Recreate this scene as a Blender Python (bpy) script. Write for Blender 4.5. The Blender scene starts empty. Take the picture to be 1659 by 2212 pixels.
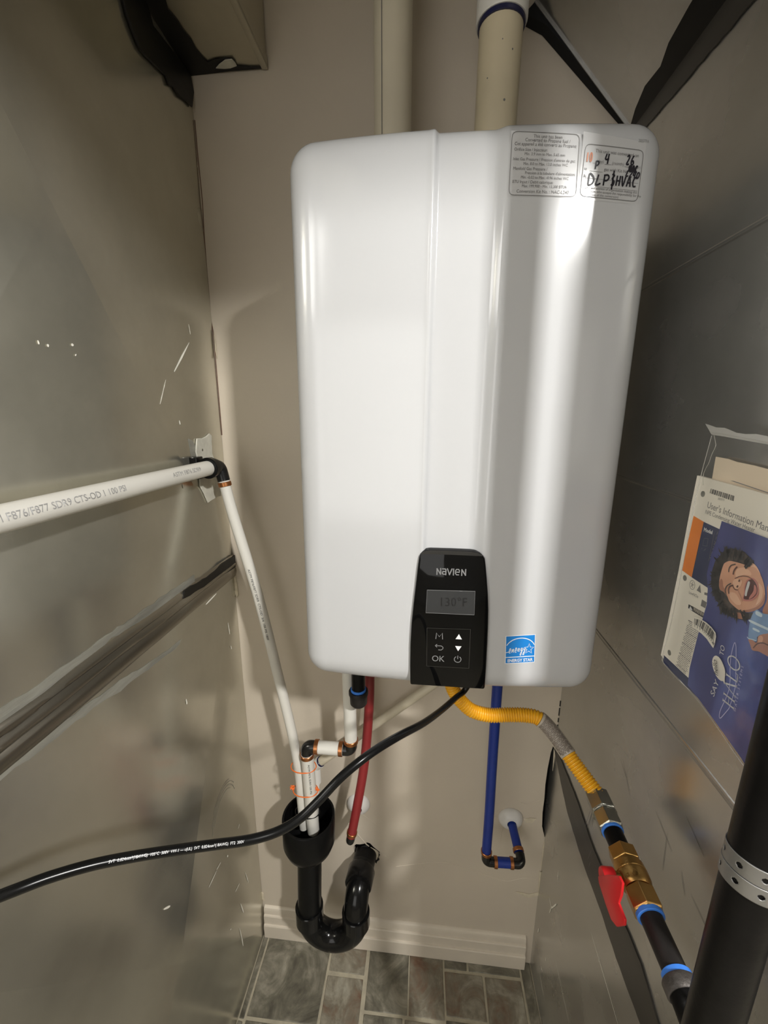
import bpy, bmesh, math, random
from mathutils import Vector, Matrix, noise
random.seed(7)
SC = bpy.context.scene
COL = SC.collection
PI = math.pi

# ------------------------------------------------------------------ camera
cam_d = bpy.data.cameras.new('camera')
cam = bpy.data.objects.new('camera', cam_d); COL.objects.link(cam)
cam.location = (-0.03906, -0.90111, 1.55403)
cam.rotation_euler = (1.337236, -0.001534, 0.098308)
cam_d.sensor_fit = 'HORIZONTAL'; cam_d.sensor_width = 36.0
cam_d.lens = 36.0 * 890.75 / 1659.0
cam_d.clip_start = 0.02
SC.camera = cam

# ------------------------------------------------------------------ world, lights, exposure
SC.view_settings.view_transform = 'Standard'
SC.view_settings.look = 'None'
SC.view_settings.gamma = 1.0
SC.view_settings.use_curve_mapping = False
SC.view_settings.exposure = 0.40
w = bpy.data.worlds.new('world'); SC.world = w; w.use_nodes = True
w.node_tree.nodes['Background'].inputs[0].default_value = (0.75, 0.72, 0.66, 1)
w.node_tree.nodes['Background'].inputs[1].default_value = 0.25

def area(name, loc, target, sx, sy, power, col):
    d = bpy.data.lights.new(name, 'AREA'); d.shape = 'RECTANGLE'; d.size = sx; d.size_y = sy
    d.energy = power; d.color = col
    o = bpy.data.objects.new(name, d); COL.objects.link(o); o.location = loc
    o.rotation_euler = (Vector(target) - Vector(loc)).to_track_quat('-Z', 'Y').to_euler()
    return o
area('ceiling_lamp_right', (0.85, -1.65, 2.40), (-0.1, 0.0, 0.6), 0.09, 0.09, 34, (1.0, 0.985, 0.955))
area('fill_light_left', (-1.18, -1.50, 2.39), (0.3, -0.3, 1.1), 0.90, 0.70, 14, (1.0, 0.985, 0.955))  # added fill light, brightens the bag and the right metal wall
area('room_window', (-0.55, -3.15, 1.50), (-0.20, 0.0, 1.50), 2.2, 1.6, 19, (1.0, 0.985, 0.96))

# ------------------------------------------------------------------ helpers
def V(*a): return Vector(a)

def merge(*gs):
    vs, fs = [], []
    for v, f in gs:
        o = len(vs); vs += list(v); fs += [tuple(i + o for i in q) for q in f]
    return vs, fs

ORG = {}
def _o(parent):
    return ORG.get(parent.name, Vector((0, 0, 0))) if parent else Vector((0, 0, 0))

def obj(name, geo, mat, parent=None, smooth=True, angle=40, bevel=0, seg=2, label=None, loc=None):
    vs, fs = geo
    org = _o(parent) if parent else (Vector(loc) if loc else Vector((0, 0, 0)))
    me = bpy.data.meshes.new(name)
    me.from_pydata([tuple(Vector(v) - org) for v in vs], [], fs)
    bm = bmesh.new(); bm.from_mesh(me)
    bmesh.ops.remove_doubles(bm, verts=bm.verts, dist=1e-6)
    bmesh.ops.recalc_face_normals(bm, faces=bm.faces)
    if bevel:
        es = [e for e in bm.edges if len(e.link_faces) == 2 and e.calc_face_angle(0) > 0.6]
        bmesh.ops.bevel(bm, geom=es, offset=bevel, segments=seg, affect='EDGES', profile=0.5)
    bm.to_mesh(me); bm.free()
    if smooth:
        me.polygons.foreach_set('use_smooth', [True] * len(me.polygons))
        me.set_sharp_from_angle(angle=math.radians(angle))
    me.materials.append(mat)
    o = bpy.data.objects.new(name, me); COL.objects.link(o)
    if parent: o.parent = parent
    else: o.location = org
    ORG[o.name] = org
    if label: o['label'] = label
    return o

def thing(name, label, cat, loc=(0, 0, 0), group=None):
    o = bpy.data.objects.new(name, None); COL.objects.link(o)
    o.location = loc; o.empty_display_size = 0.05
    ORG[o.name] = Vector(loc)
    o['label'] = label; o['category'] = cat
    if group: o['group'] = group
    return o

def tag(o, label, cat, group=None):
    o['label'] = label; o['category'] = cat
    if group: o['group'] = group
    return o

def box(x0, x1, y0, y1, z0, z1):
    v = [(x, y, z) for x in (x0, x1) for y in (y0, y1) for z in (z0, z1)]
    f = [(0, 1, 3, 2), (4, 6, 7, 5), (0, 4, 5, 1), (2, 3, 7, 6), (0, 2, 6, 4), (1, 5, 7, 3)]
    return v, f

def fillet(pts, rad, seg=8):
    pts = [Vector(p) for p in pts]; out = [pts[0]]
    for i in range(1, len(pts) - 1):
        r = rad[i - 1] if isinstance(rad, (list, tuple)) else rad
        a = (pts[i - 1] - pts[i]); b = (pts[i + 1] - pts[i])
        ang = a.angle(b)
        if ang > PI - 0.02 or r <= 0: out.append(pts[i]); continue
        t = min(r / math.tan(ang / 2), a.length * 0.49 if i > 1 else a.length * .98, b.length * (0.49 if i < len(pts) - 2 else .98))
        p0 = pts[i] + a.normalized() * t; p1 = pts[i] + b.normalized() * t
        rr = t * math.tan(ang / 2)
        c = pts[i] + (a.normalized() + b.normalized()).normalized() * (rr / math.sin(ang / 2))
        u = (p0 - c); w_ = (p1 - c); th = u.angle(w_)
        for k in range(seg + 1):
            s = k / seg
            out.append(c + (u * math.sin((1 - s) * th) + w_ * math.sin(s * th)) / math.sin(th))
    out.append(pts[-1]); return out

def spline(pts, n=10):
    pts = [Vector(p) for p in pts]; P = [2 * pts[0] - pts[1]] + pts + [2 * pts[-1] - pts[-2]]
    out = []
    for i in range(1, len(P) - 2):
        for k in range(n):
            t = k / n
            out.append(0.5 * ((2 * P[i]) + (-P[i - 1] + P[i + 1]) * t + (2 * P[i - 1] - 5 * P[i] + 4 * P[i + 1] - P[i + 2]) * t * t + (-P[i - 1] + 3 * P[i] - 3 * P[i + 1] + P[i + 2]) * t ** 3))
    out.append(pts[-1]); return out

def resample(path, n):
    path = [Vector(p) for p in path]
    L = [0]
    for a, b in zip(path, path[1:]): L.append(L[-1] + (b - a).length)
    out = []; j = 0
    for i in range(n + 1):
        s = L[-1] * i / n
        while j < len(L) - 2 and L[j + 1] < s: j += 1
        t = (s - L[j]) / max(1e-9, L[j + 1] - L[j])
        out.append(path[j].lerp(path[j + 1], min(1, max(0, t))))
    return out

def frames(path, up=None):
    T = []
    n = len(path)
    for i in range(n):
        T.append((path[min(n - 1, i + 1)] - path[max(0, i - 1)]).normalized())
    u = Vector(up) if up else (V(0, 0, 1) if abs(T[0].z) < 0.9 else V(0, -1, 0))
    u = (u - T[0] * u.dot(T[0])).normalized(); F = []
    for i in range(n):
        u = (u - T[i] * u.dot(T[i])).normalized()
        F.append((T[i], u, T[i].cross(u)))
    return F

def tube(path, r, n=18, cap=True, closed=False, up=None):
    path = [Vector(p) for p in path]; F = frames(path, up); vs = []; fs = []
    m = len(path)
    for i, p in enumerate(path):
        rr = r[i] if isinstance(r, (list, tuple)) else r
        for k in range(n):
            a = 2 * PI * k / n
            vs.append(p + F[i][1] * (rr * math.cos(a)) + F[i][2] * (rr * math.sin(a)))
    for i in range(m if closed else m - 1):
        for k in range(n):
            a, b = i * n + k, i * n + (k + 1) % n
            c, d = ((i + 1) % m) * n + (k + 1) % n, ((i + 1) % m) * n + k
            fs.append((a, b, c, d))
    if cap and not closed:
        fs.append(tuple(range(n))[::-1]); fs.append(tuple((m - 1) * n + k for k in range(n)))
    return vs, fs

def lathe(p0, p1, prof, n=24, phase=0.0, up=None):
    """prof: (t, r) with t in metres from p0 towards p1"""
    p0 = Vector(p0); ax = (Vector(p1) - p0).normalized()
    u = Vector(up) if up else (V(0, 0, 1) if abs(ax.z) < 0.9 else V(0, -1, 0))
    u = (u - ax * u.dot(ax)).normalized(); w_ = ax.cross(u)
    vs = []; fs = []
    for t, r in prof:
        for k in range(n):
            a = 2 * PI * k / n + phase
            vs.append(p0 + ax * t + u * (r * math.cos(a)) + w_ * (r * math.sin(a)))
    for i in range(len(prof) - 1):
        for k in range(n):
            fs.append((i * n + k, i * n + (k + 1) % n, (i + 1) * n + (k + 1) % n, (i + 1) * n + k))
    fs.append(tuple(range(n))[::-1]); fs.append(tuple((len(prof) - 1) * n + k for k in range(n)))
    return vs, fs

def ring(p0, ax, r_in, r_out, width, n=24, up=None, ch=None):
    """hollow band centred at p0"""
    ax = Vector(ax).normalized(); a = Vector(p0) - ax * (width / 2)
    c = ch if ch is not None else min(width, r_out - r_in) * 0.25
    prof = [(0, r_in), (0, r_out - c), (c, r_out), (width - c, r_out), (width, r_out - c), (width, r_in), (0, r_in)]
    g = lathe(a, a + ax, prof, n, up=up)
    return g[0], g[1][:-2]

def prism(poly, off):
    poly = [Vector(p) for p in poly]; off = Vector(off); n = len(poly)
    vs = poly + [p + off for p in poly]
    fs = [tuple(range(n)), tuple(range(n, 2 * n))[::-1]] + [(i, (i + 1) % n, n + (i + 1) % n, n + i) for i in range(n)]
    return vs, fs

def sheet(poly):
    return [Vector(p) for p in poly], [tuple(range(len(poly)))]

def patch(c, nu, nv, fn=None):
    """bilinear grid through corners c = p00, p10, p11, p01"""
    c = [Vector(p) for p in c]; vs = []; fs = []
    for j in range(nv + 1):
        for i in range(nu + 1):
            s, t = i / nu, j / nv
            p = c[0] * (1 - s) * (1 - t) + c[1] * s * (1 - t) + c[2] * s * t + c[3] * (1 - s) * t
            vs.append(fn(p, s, t) if fn else p)
    for j in range(nv):
        for i in range(nu):
            a = j * (nu + 1) + i; fs.append((a, a + 1, a + nu + 2, a + nu + 1))
    return vs, fs

def ribbon(pts, wd, fn, closed=False):
    """flat stroke of width wd along 2-D points, mapped by fn(u, v)"""
    P = [Vector((p[0], p[1])) for p in pts]; n = len(P); vs = []; fs = []
    for i, p in enumerate(P):
        a = P[i - 1] if (i > 0 or closed) else p; b = P[(i + 1) % n] if (i < n - 1 or closed) else p
        d = (b - a); d = d.normalized() if d.length > 1e-9 else Vector((1, 0))
        nn = Vector((-d.y, d.x)); ww = wd[i] if isinstance(wd, (list, tuple)) else wd
        for s in (-0.5, 0.5):
            q = p + nn * (ww * s); vs.append(fn(q.x, q.y))
    for i in range(n if closed else n - 1):
        j = (i + 1) % n; fs.append((2 * i, 2 * i + 1, 2 * j + 1, 2 * j))
    return vs, fs

def text_geo(s, size, fn, align='CENTER', sx=1.0, shear=0.0, bold=0.0, sp=1.0):
    cu = bpy.data.curves.new('lettering', 'FONT'); cu.body = s; cu.size = size; cu.align_x = align
    cu.shear = shear; cu.offset = bold; cu.resolution_u = 3; cu.space_character = sp
    ob = bpy.data.objects.new('lettering', cu); COL.objects.link(ob)
    me = bpy.data.meshes.new_from_object(ob)
    vs = [fn(v.co.x * sx, v.co.y) for v in me.vertices]; fs = [tuple(p.vertices) for p in me.polygons]
    bpy.data.objects.remove(ob); bpy.data.curves.remove(cu); bpy.data.meshes.remove(me)
    return vs, fs

def plane_map(o, ux, uy):
    o = Vector(o); ux = Vector(ux); uy = Vector(uy)
    return lambda u, v: o + ux * u + uy * v

def grid_plate(outer, holes, y0, y1):
    """upright plate in the XZ plane with holes, between y0 and y1"""
    bm = bmesh.new(); es = []
    for loop in [outer] + holes:
        vv = [bm.verts.new((x, y0, z)) for x, z in loop]
        es += [bm.edges.new((vv[i], vv[(i + 1) % len(vv)])) for i in range(len(vv))]
    bmesh.ops.triangle_fill(bm, use_beauty=True, use_dissolve=False, edges=es, normal=(0, -1, 0))
    r = bmesh.ops.extrude_face_region(bm, geom=list(bm.faces))
    for e in r['geom']:
        if isinstance(e, bmesh.types.BMVert): e.co.y = y1
    bm.verts.index_update()
    g = ([v.co.copy() for v in bm.verts], [tuple(v.index for v in f.verts) for f in bm.faces]); bm.free()
    return g

# ------------------------------------------------------------------ materials
def new_mat(name):
    m = bpy.data.materials.new(name); m.use_nodes = True
    nt = m.node_tree; b = nt.nodes['Principled BSDF']
    return m, nt, b

def mat(name, col, rough=0.5, metal=0.0, spec=0.5, coat=0.0, var=0.0, scale=30.0, bump=0.0, bscale=None, stretch=None, trans=0.0, rvar=0.0):
    m, nt, b = new_mat(name)
    b.inputs['Base Color'].default_value = (*col, 1); b.inputs['Roughness'].default_value = rough
    b.inputs['Metallic'].default_value = metal; b.inputs['Specular IOR Level'].default_value = spec
    b.inputs['Coat Weight'].default_value = coat; b.inputs['Coat Roughness'].default_value = 0.06
    b.inputs['Transmission Weight'].default_value = trans
    if var or bump or rvar:
        tc = nt.nodes.new('ShaderNodeTexCoord'); mp = nt.nodes.new('ShaderNodeMapping')
        if stretch: mp.inputs['Scale'].default_value = stretch
        nt.links.new(tc.outputs['Object'], mp.inputs['Vector'])
        nz = nt.nodes.new('ShaderNodeTexNoise'); nz.inputs['Scale'].default_value = scale; nz.inputs['Detail'].default_value = 6
        nt.links.new(mp.outputs[0], nz.inputs['Vector'])
        if var:
            r = nt.nodes.new('ShaderNodeValToRGB'); r.color_ramp.elements[0].position = 0.3; r.color_ramp.elements[1].position = 0.7
            r.color_ramp.elements[0].color = (*[max(0, c * (1 - var)) for c in col], 1)
            r.color_ramp.elements[1].color = (*[min(1, c * (1 + var)) for c in col], 1)
            nt.links.new(nz.outputs['Fac'], r.inputs[0]); nt.links.new(r.outputs[0], b.inputs['Base Color'])
        if rvar:
            mr = nt.nodes.new('ShaderNodeMapRange'); mr.inputs[3].default_value = rough - rvar; mr.inputs[4].default_value = rough + rvar
            mr.inputs[1].default_value = 0.3; mr.inputs[2].default_value = 0.7
            nt.links.new(nz.outputs['Fac'], mr.inputs[0]); nt.links.new(mr.outputs[0], b.inputs['Roughness'])
        if bump:
            n2 = nz
            if bscale:
                n2 = nt.nodes.new('ShaderNodeTexNoise'); n2.inputs['Scale'].default_value = bscale; n2.inputs['Detail'].default_value = 4
                nt.links.new(mp.outputs[0], n2.inputs['Vector'])
            bp = nt.nodes.new('ShaderNodeBump'); bp.inputs['Strength'].default_value = bump; bp.inputs['Distance'].default_value = 0.002
            nt.links.new(n2.outputs['Fac'], bp.inputs['Height']); nt.links.new(bp.outputs[0], b.inputs['Normal'])
    return m

def galvanized(name, col, rough, rv=0.06, aniso=0.0):
    """sheet zinc: faint spangle in colour, fine blotchy gloss, very shallow ripple"""
    m, nt, b = new_mat(name); b.inputs['Metallic'].default_value = 0.86
    tc = nt.nodes.new('ShaderNodeTexCoord')
    vo = nt.nodes.new('ShaderNodeTexVoronoi'); vo.inputs['Scale'].default_value = 55
    n1 = nt.nodes.new('ShaderNodeTexNoise'); n1.inputs['Scale'].default_value = 5.0; n1.inputs['Detail'].default_value = 5
    n2 = nt.nodes.new('ShaderNodeTexNoise'); n2.inputs['Scale'].default_value = 75; n2.inputs['Detail'].default_value = 3
    n3 = nt.nodes.new('ShaderNodeTexNoise'); n3.inputs['Scale'].default_value = 3.2; n3.inputs['Detail'].default_value = 2
    for n in (vo, n1, n2, n3): nt.links.new(tc.outputs['Object'], n.inputs['Vector'])
    r = nt.nodes.new('ShaderNodeValToRGB')
    r.color_ramp.elements[0].position = 0.32; r.color_ramp.elements[1].position = 0.68
    r.color_ramp.elements[0].color = (*[c * 0.86 for c in col], 1); r.color_ramp.elements[1].color = (*[min(1, c * 1.1) for c in col], 1)
    nt.links.new(n1.outputs['Fac'], r.inputs[0])
    mx = nt.nodes.new('ShaderNodeMix'); mx.data_type = 'RGBA'; mx.blend_type = 'MULTIPLY'; mx.inputs[0].default_value = 0.22
    sp = nt.nodes.new('ShaderNodeMapRange'); sp.inputs[3].default_value = 0.75; sp.inputs[4].default_value = 1.15
    nt.links.new(n2.outputs['Fac'], sp.inputs[0])
    nt.links.new(r.outputs[0], mx.inputs[6]); nt.links.new(sp.outputs[0], mx.inputs[7])
    nt.links.new(mx.outputs[2], b.inputs['Base Color'])
    mr = nt.nodes.new('ShaderNodeMapRange'); mr.inputs[1].default_value = 0.3; mr.inputs[2].default_value = 0.7
    mr.inputs[3].default_value = rough - rv; mr.inputs[4].default_value = rough + rv
    nt.links.new(n1.outputs['Fac'], mr.inputs[0]); nt.links.new(mr.outputs[0], b.inputs['Roughness'])
    bp = nt.nodes.new('ShaderNodeBump'); bp.inputs['Strength'].default_value = 0.16; bp.inputs['Distance'].default_value = 0.006
    nt.links.new(n3.outputs['Fac'], bp.inputs['Height'])
    b2 = nt.nodes.new('ShaderNodeBump'); b2.inputs['Strength'].default_value = 0.015; b2.inputs['Distance'].default_value = 0.001
    nt.links.new(n2.outputs['Fac'], b2.inputs['Height']); nt.links.new(bp.outputs[0], b2.inputs['Normal'])
    nt.links.new(b2.outputs[0], b.inputs['Normal'])
    return m

def slate(name, c0, c1, c2, sc=9):
    m, nt, b = new_mat(name); b.inputs['Roughness'].default_value = 0.5
    tc = nt.nodes.new('ShaderNodeTexCoord'); oi = nt.nodes.new('ShaderNodeObjectInfo')
    ad = nt.nodes.new('ShaderNodeVectorMath'); ad.operation = 'ADD'
    cb = nt.nodes.new('ShaderNodeCombineXYZ')
    mu = nt.nodes.new('ShaderNodeMath'); mu.operation = 'MULTIPLY'; mu.inputs[1].default_value = 40
    nt.links.new(oi.outputs['Random'], mu.inputs[0]); nt.links.new(mu.outputs[0], cb.inputs[0]); nt.links.new(mu.outputs[0], cb.inputs[1])
    nt.links.new(tc.outputs['Object'], ad.inputs[0]); nt.links.new(cb.outputs[0], ad.inputs[1])
    n1 = nt.nodes.new('ShaderNodeTexNoise'); n1.inputs['Scale'].default_value = sc; n1.inputs['Detail'].default_value = 9; n1.inputs['Roughness'].default_value = 0.65; n1.inputs['Distortion'].default_value = 1.2
    n2 = nt.nodes.new('ShaderNodeTexNoise'); n2.inputs['Scale'].default_value = sc * 5; n2.inputs['Detail'].default_value = 6
    nt.links.new(ad.outputs[0], n1.inputs['Vector']); nt.links.new(ad.outputs[0], n2.inputs['Vector'])
    r = nt.nodes.new('ShaderNodeValToRGB'); e = r.color_ramp.elements
    e[0].position = 0.3; e[0].color = (*c0, 1); e[1].position = 0.72; e[1].color = (*c2, 1)
    k = e.new(0.5); k.color = (*c1, 1)
    nt.links.new(n1.outputs['Fac'], r.inputs[0])
    mx = nt.nodes.new('ShaderNodeMix'); mx.data_type = 'RGBA'; mx.blend_type = 'OVERLAY'; mx.inputs[0].default_value = 0.35
    nt.links.new(r.outputs[0], mx.inputs[6]); nt.links.new(n2.outputs['Fac'], mx.inputs[7])
    nt.links.new(mx.outputs[2], b.inputs['Base Color'])
    bp = nt.nodes.new('ShaderNodeBump'); bp.inputs['Strength'].default_value = 0.4; bp.inputs['Distance'].default_value = 0.002
    nt.links.new(n2.outputs['Fac'], bp.inputs['Height']); nt.links.new(bp.outputs[0], b.inputs['Normal'])
    return m

M = {}
M['paint'] = mat('beige wall paint', (0.585, 0.515, 0.42), 0.42, var=0.05, scale=4, bump=0.10, bscale=190)
M['paint_room'] = mat('room paint', (0.61, 0.59, 0.55), 0.7, var=0.04, scale=3)
M['ceil'] = mat('ceiling paint', (0.67, 0.655, 0.62), 0.8, var=0.03, scale=3)
M['trim'] = mat('trim paint', (0.66, 0.59, 0.49), 0.33, var=0.04, scale=12)
M['zinc_l'] = galvanized('galvanized sheet left', (0.60, 0.58, 0.50), 0.22)
M['zinc_r'] = galvanized('galvanized sheet right', (0.60, 0.59, 0.56), 0.26)
M['zinc_duct'] = galvanized('galvanized duct', (0.52, 0.49, 0.39), 0.36)
M['mastic'] = mat('dark duct mastic', (0.009, 0.008, 0.007), 0.42, spec=0.3, var=0.5, scale=14, stretch=(1, 0.12, 1), bump=0.5, bscale=30)
M['cleat'] = mat('tarnished drive cleat', (0.27, 0.245, 0.20), 0.27, metal=0.85, var=0.45, scale=26, stretch=(1, 0.06, 1), bump=0.6, bscale=40)
M['smear'] = mat('brushed sealant smear', (0.31, 0.305, 0.265), 0.48, metal=0.4, var=0.3, scale=60, stretch=(1, 0.15, 1), bump=0.8, bscale=90)
M['tape'] = mat('dark foil tape', (0.05, 0.046, 0.04), 0.34, metal=0.3, var=0.4, scale=20, stretch=(1, 0.1, 1))
M['grout'] = mat('grout', (0.40, 0.36, 0.27), 0.8, var=0.15, scale=40, bump=0.3, bscale=300)
M['slate'] = slate('grey slate tile', (0.05, 0.045, 0.033), (0.15, 0.138, 0.104), (0.34, 0.315, 0.25), 11)
M['slate_red'] = slate('rusty slate tile', (0.15, 0.082, 0.05), (0.19, 0.168, 0.125), (0.37, 0.345, 0.275), 13)
M['black_void'] = mat('dark void', (0.006, 0.006, 0.006), 0.9, var=0.2, scale=20)
M['gypsum'] = mat('torn gypsum paper', (0.62, 0.55, 0.42), 0.85, var=0.12, scale=60, bump=0.5, bscale=120)
M['plaster'] = mat('white plaster', (0.56, 0.54, 0.46), 0.75, var=0.12, scale=50, bump=0.5, bscale=140)
M['splat'] = mat('white paint splatter', (0.88, 0.85, 0.75), 0.5, var=0.08, scale=60)
M['enamel'] = mat('white enamel', (0.50, 0.503, 0.508), 0.13, spec=0.5, var=0.01, scale=5)
M['gloss_black'] = mat('gloss black panel', (0.003, 0.003, 0.003), 0.05, spec=0.22, var=0.1, scale=10)
M['screen'] = mat('grey lcd', (0.030, 0.031, 0.032), 0.25, var=0.05, scale=20)
M['screen_txt'] = mat('lcd segments', (0.010, 0.010, 0.011), 0.4, var=0.05, scale=20)
M['silver_txt'] = mat('silver lettering', (0.19, 0.19, 0.19), 0.4, var=0.03, scale=20)
M['white_txt'] = mat('white print', (0.75, 0.75, 0.75), 0.5, var=0.02, scale=20)
M['label'] = mat('clear label film', (0.50, 0.50, 0.50), 0.15, var=0.01, scale=20)
M['ink'] = mat('grey ink', (0.16, 0.155, 0.15), 0.5, var=0.05, scale=20)
M['print_faint'] = mat('faint grey pipe print', (0.33, 0.325, 0.32), 0.5, var=0.3, scale=90)
M['ink_dark'] = mat('black ink', (0.02, 0.02, 0.02), 0.5, var=0.1, scale=20)
M['marker'] = mat('marker ink', (0.008, 0.006, 0.012), 0.4, var=0.1, scale=20)
M['marker_or'] = mat('faded marker ink', (0.55, 0.16, 0.05), 0.4, var=0.1, scale=20)
M['sky_blue'] = mat('blue sticker', (0.012, 0.20, 0.58), 0.35, var=0.03, scale=20)
M['pvc_cream'] = mat('cream pvc', (0.62, 0.56, 0.43), 0.4, var=0.05, scale=9)
M['pvc_yellow'] = mat('aged pvc', (0.60, 0.52, 0.36), 0.42, var=0.09, scale=10)
M['pvc_white'] = mat('white pvc', (0.72, 0.70, 0.65), 0.35, var=0.03, scale=9)
M['primer'] = mat('navy pipe cement', (0.008, 0.010, 0.05), 0.3, var=0.3, scale=30)
M['primer_blue'] = mat('blue pipe cement', (0.03, 0.05, 0.22), 0.35, var=0.3, scale=30)
M['pex_white'] = mat('white pex', (0.66, 0.64, 0.585), 0.33, spec=0.5, var=0.02, scale=8)
M['pex_red'] = mat('red pex', (0.235, 0.018, 0.020), 0.45, var=0.08, scale=14)
M['pex_blue'] = mat('blue pex', (0.006, 0.030, 0.245), 0.38, var=0.10, scale=14)
M['copper'] = mat('copper crimp', (0.46, 0.19, 0.075), 0.3, metal=0.95, var=0.18, scale=40)
M['abs'] = mat('black abs', (0.005, 0.005, 0.005), 0.15, spec=0.28, var=0.15, scale=20)
M['abs_matt'] = mat('black abs matt', (0.005, 0.005, 0.005), 0.30, spec=0.12, var=0.15, scale=20)
M['fitting'] = mat('black poly fitting', (0.007, 0.007, 0.007), 0.25, var=0.1, scale=20)
M['rubber'] = mat('black rubber cord', (0.005, 0.005, 0.005), 0.24, spec=0.22, var=0.1, scale=20)
M['iron'] = mat('black iron pipe', (0.018, 0.016, 0.015), 0.42, spec=0.2, var=0.35, scale=24, bump=0.15, bscale=150)
M['iron_dk'] = mat('painted black pipe', (0.006, 0.0055, 0.0055), 0.33, spec=0.14, var=0.3, scale=24, bump=0.1, bscale=120)
M['cast'] = mat('malleable fitting', (0.085, 0.075, 0.068), 0.55, metal=0.4, var=0.3, scale=60, bump=0.6, bscale=200)
M['sealant'] = mat('bright blue thread sealant', (0.05, 0.22, 0.75), 0.42, var=0.15, scale=50)
M['yellow'] = mat('yellow hose coating', (0.80, 0.40, 0.014), 0.34, var=0.05, scale=20)
M['steel'] = mat('nickel plated nut', (0.40, 0.40, 0.365), 0.24, metal=0.95, var=0.1, scale=30)
M['brass'] = mat('brass', (0.50, 0.30, 0.10), 0.30, metal=0.95, var=0.14, scale=40, bump=0.12, bscale=200)
M['red'] = mat('red vinyl handle', (0.60, 0.012, 0.016), 0.35, var=0.05, scale=20)
M['red_dk'] = mat('handle marking', (0.20, 0.008, 0.008), 0.45, var=0.05, scale=20)
M['strap'] = mat('galvanized strap', (0.33, 0.325, 0.315), 0.45, metal=0.8, var=0.1, scale=40)
M['orange_wire'] = mat('orange wire', (0.80, 0.16, 0.02), 0.4, var=0.05, scale=20)
M['escutcheon'] = mat('white escutcheon', (0.72, 0.70, 0.67), 0.32, var=0.03, scale=20)
M['sleeve'] = mat('hose tag', (0.46, 0.41, 0.34), 0.5, var=0.08, scale=60)
M['brown_ink'] = mat('tag ink', (0.13, 0.10, 0.085), 0.55, var=0.1, scale=20)
M['paper'] = mat('white paper', (0.911, 0.856, 0.745), 0.6, var=0.02, scale=20)
M['cream_paper'] = mat('cream paper', (0.891, 0.743, 0.567), 0.65, var=0.02, scale=20)
M['navy'] = mat('navy print', (0.033, 0.045, 0.112), 0.4, var=0.05, scale=20)
M['orange'] = mat('orange print', (0.910, 0.260, 0.039), 0.4, var=0.04, scale=20)
M['grey_txt'] = mat('grey print', (0.20, 0.19, 0.18), 0.5, var=0.03, scale=20)
M['hair'] = mat('printed hair', (0.025, 0.020, 0.018), 0.4, var=0.5, scale=160)
M['hair_b'] = mat('printed hair brown', (0.085, 0.062, 0.050), 0.4, var=0.3, scale=160)
M['skin'] = mat('printed skin', (0.780, 0.405, 0.255), 0.4, var=0.06, scale=40)
M['skin_d'] = mat('printed skin shade', (0.478, 0.210, 0.131), 0.4, var=0.08, scale=40)
M['skin_l'] = mat('printed skin light', (0.924, 0.560, 0.378), 0.4, var=0.05, scale=40)
M['lips'] = mat('printed lips', (0.630, 0.238, 0.196), 0.4, var=0.05, scale=40)
M['mouth'] = mat('printed mouth', (0.09, 0.022, 0.018), 0.4, var=0.1, scale=40)
M['crease'] = mat('printed crease', (0.13, 0.055, 0.04), 0.4, var=0.1, scale=40)
M['glass_print'] = mat('printed glass of water', (0.224, 0.378, 0.630), 0.35, var=0.2, scale=60)
M['glass_lt'] = mat('printed glass light', (0.672, 0.812, 0.924), 0.35, var=0.1, scale=60)
M['pale_violet'] = mat('pale violet print', (0.630, 0.616, 0.868), 0.4, var=0.03, scale=20)

def brochure_mat():
    m, nt, b = new_mat('blue brochure print'); b.inputs['Roughness'].default_value = 0.33
    tc = nt.nodes.new('ShaderNodeTexCoord'); n1 = nt.nodes.new('ShaderNodeTexNoise'); n1.inputs['Scale'].default_value = 9; n1.inputs['Detail'].default_value = 3
    mp = nt.nodes.new('ShaderNodeMapping'); mp.inputs['Rotation'].default_value = (0.7, 0, 0); mp.inputs['Scale'].default_value = (1, 1.6, .5)
    nt.links.new(tc.outputs['Object'], mp.inputs[0]); nt.links.new(mp.outputs[0], n1.inputs['Vector'])
    r = nt.nodes.new('ShaderNodeValToRGB'); e = r.color_ramp.elements
    e[0].position = 0.3; e[0].color = (0.024, 0.029, 0.13, 1); e[1].position = 0.72; e[1].color = (0.14, 0.19, 0.52, 1)
    k = e.new(0.5); k.color = (0.048, 0.062, 0.24, 1)
    nt.links.new(n1.outputs['Fac'], r.inputs[0]); nt.links.new(r.outputs[0], b.inputs['Base Color'])
    return m
M['brochure'] = brochure_mat()

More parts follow.
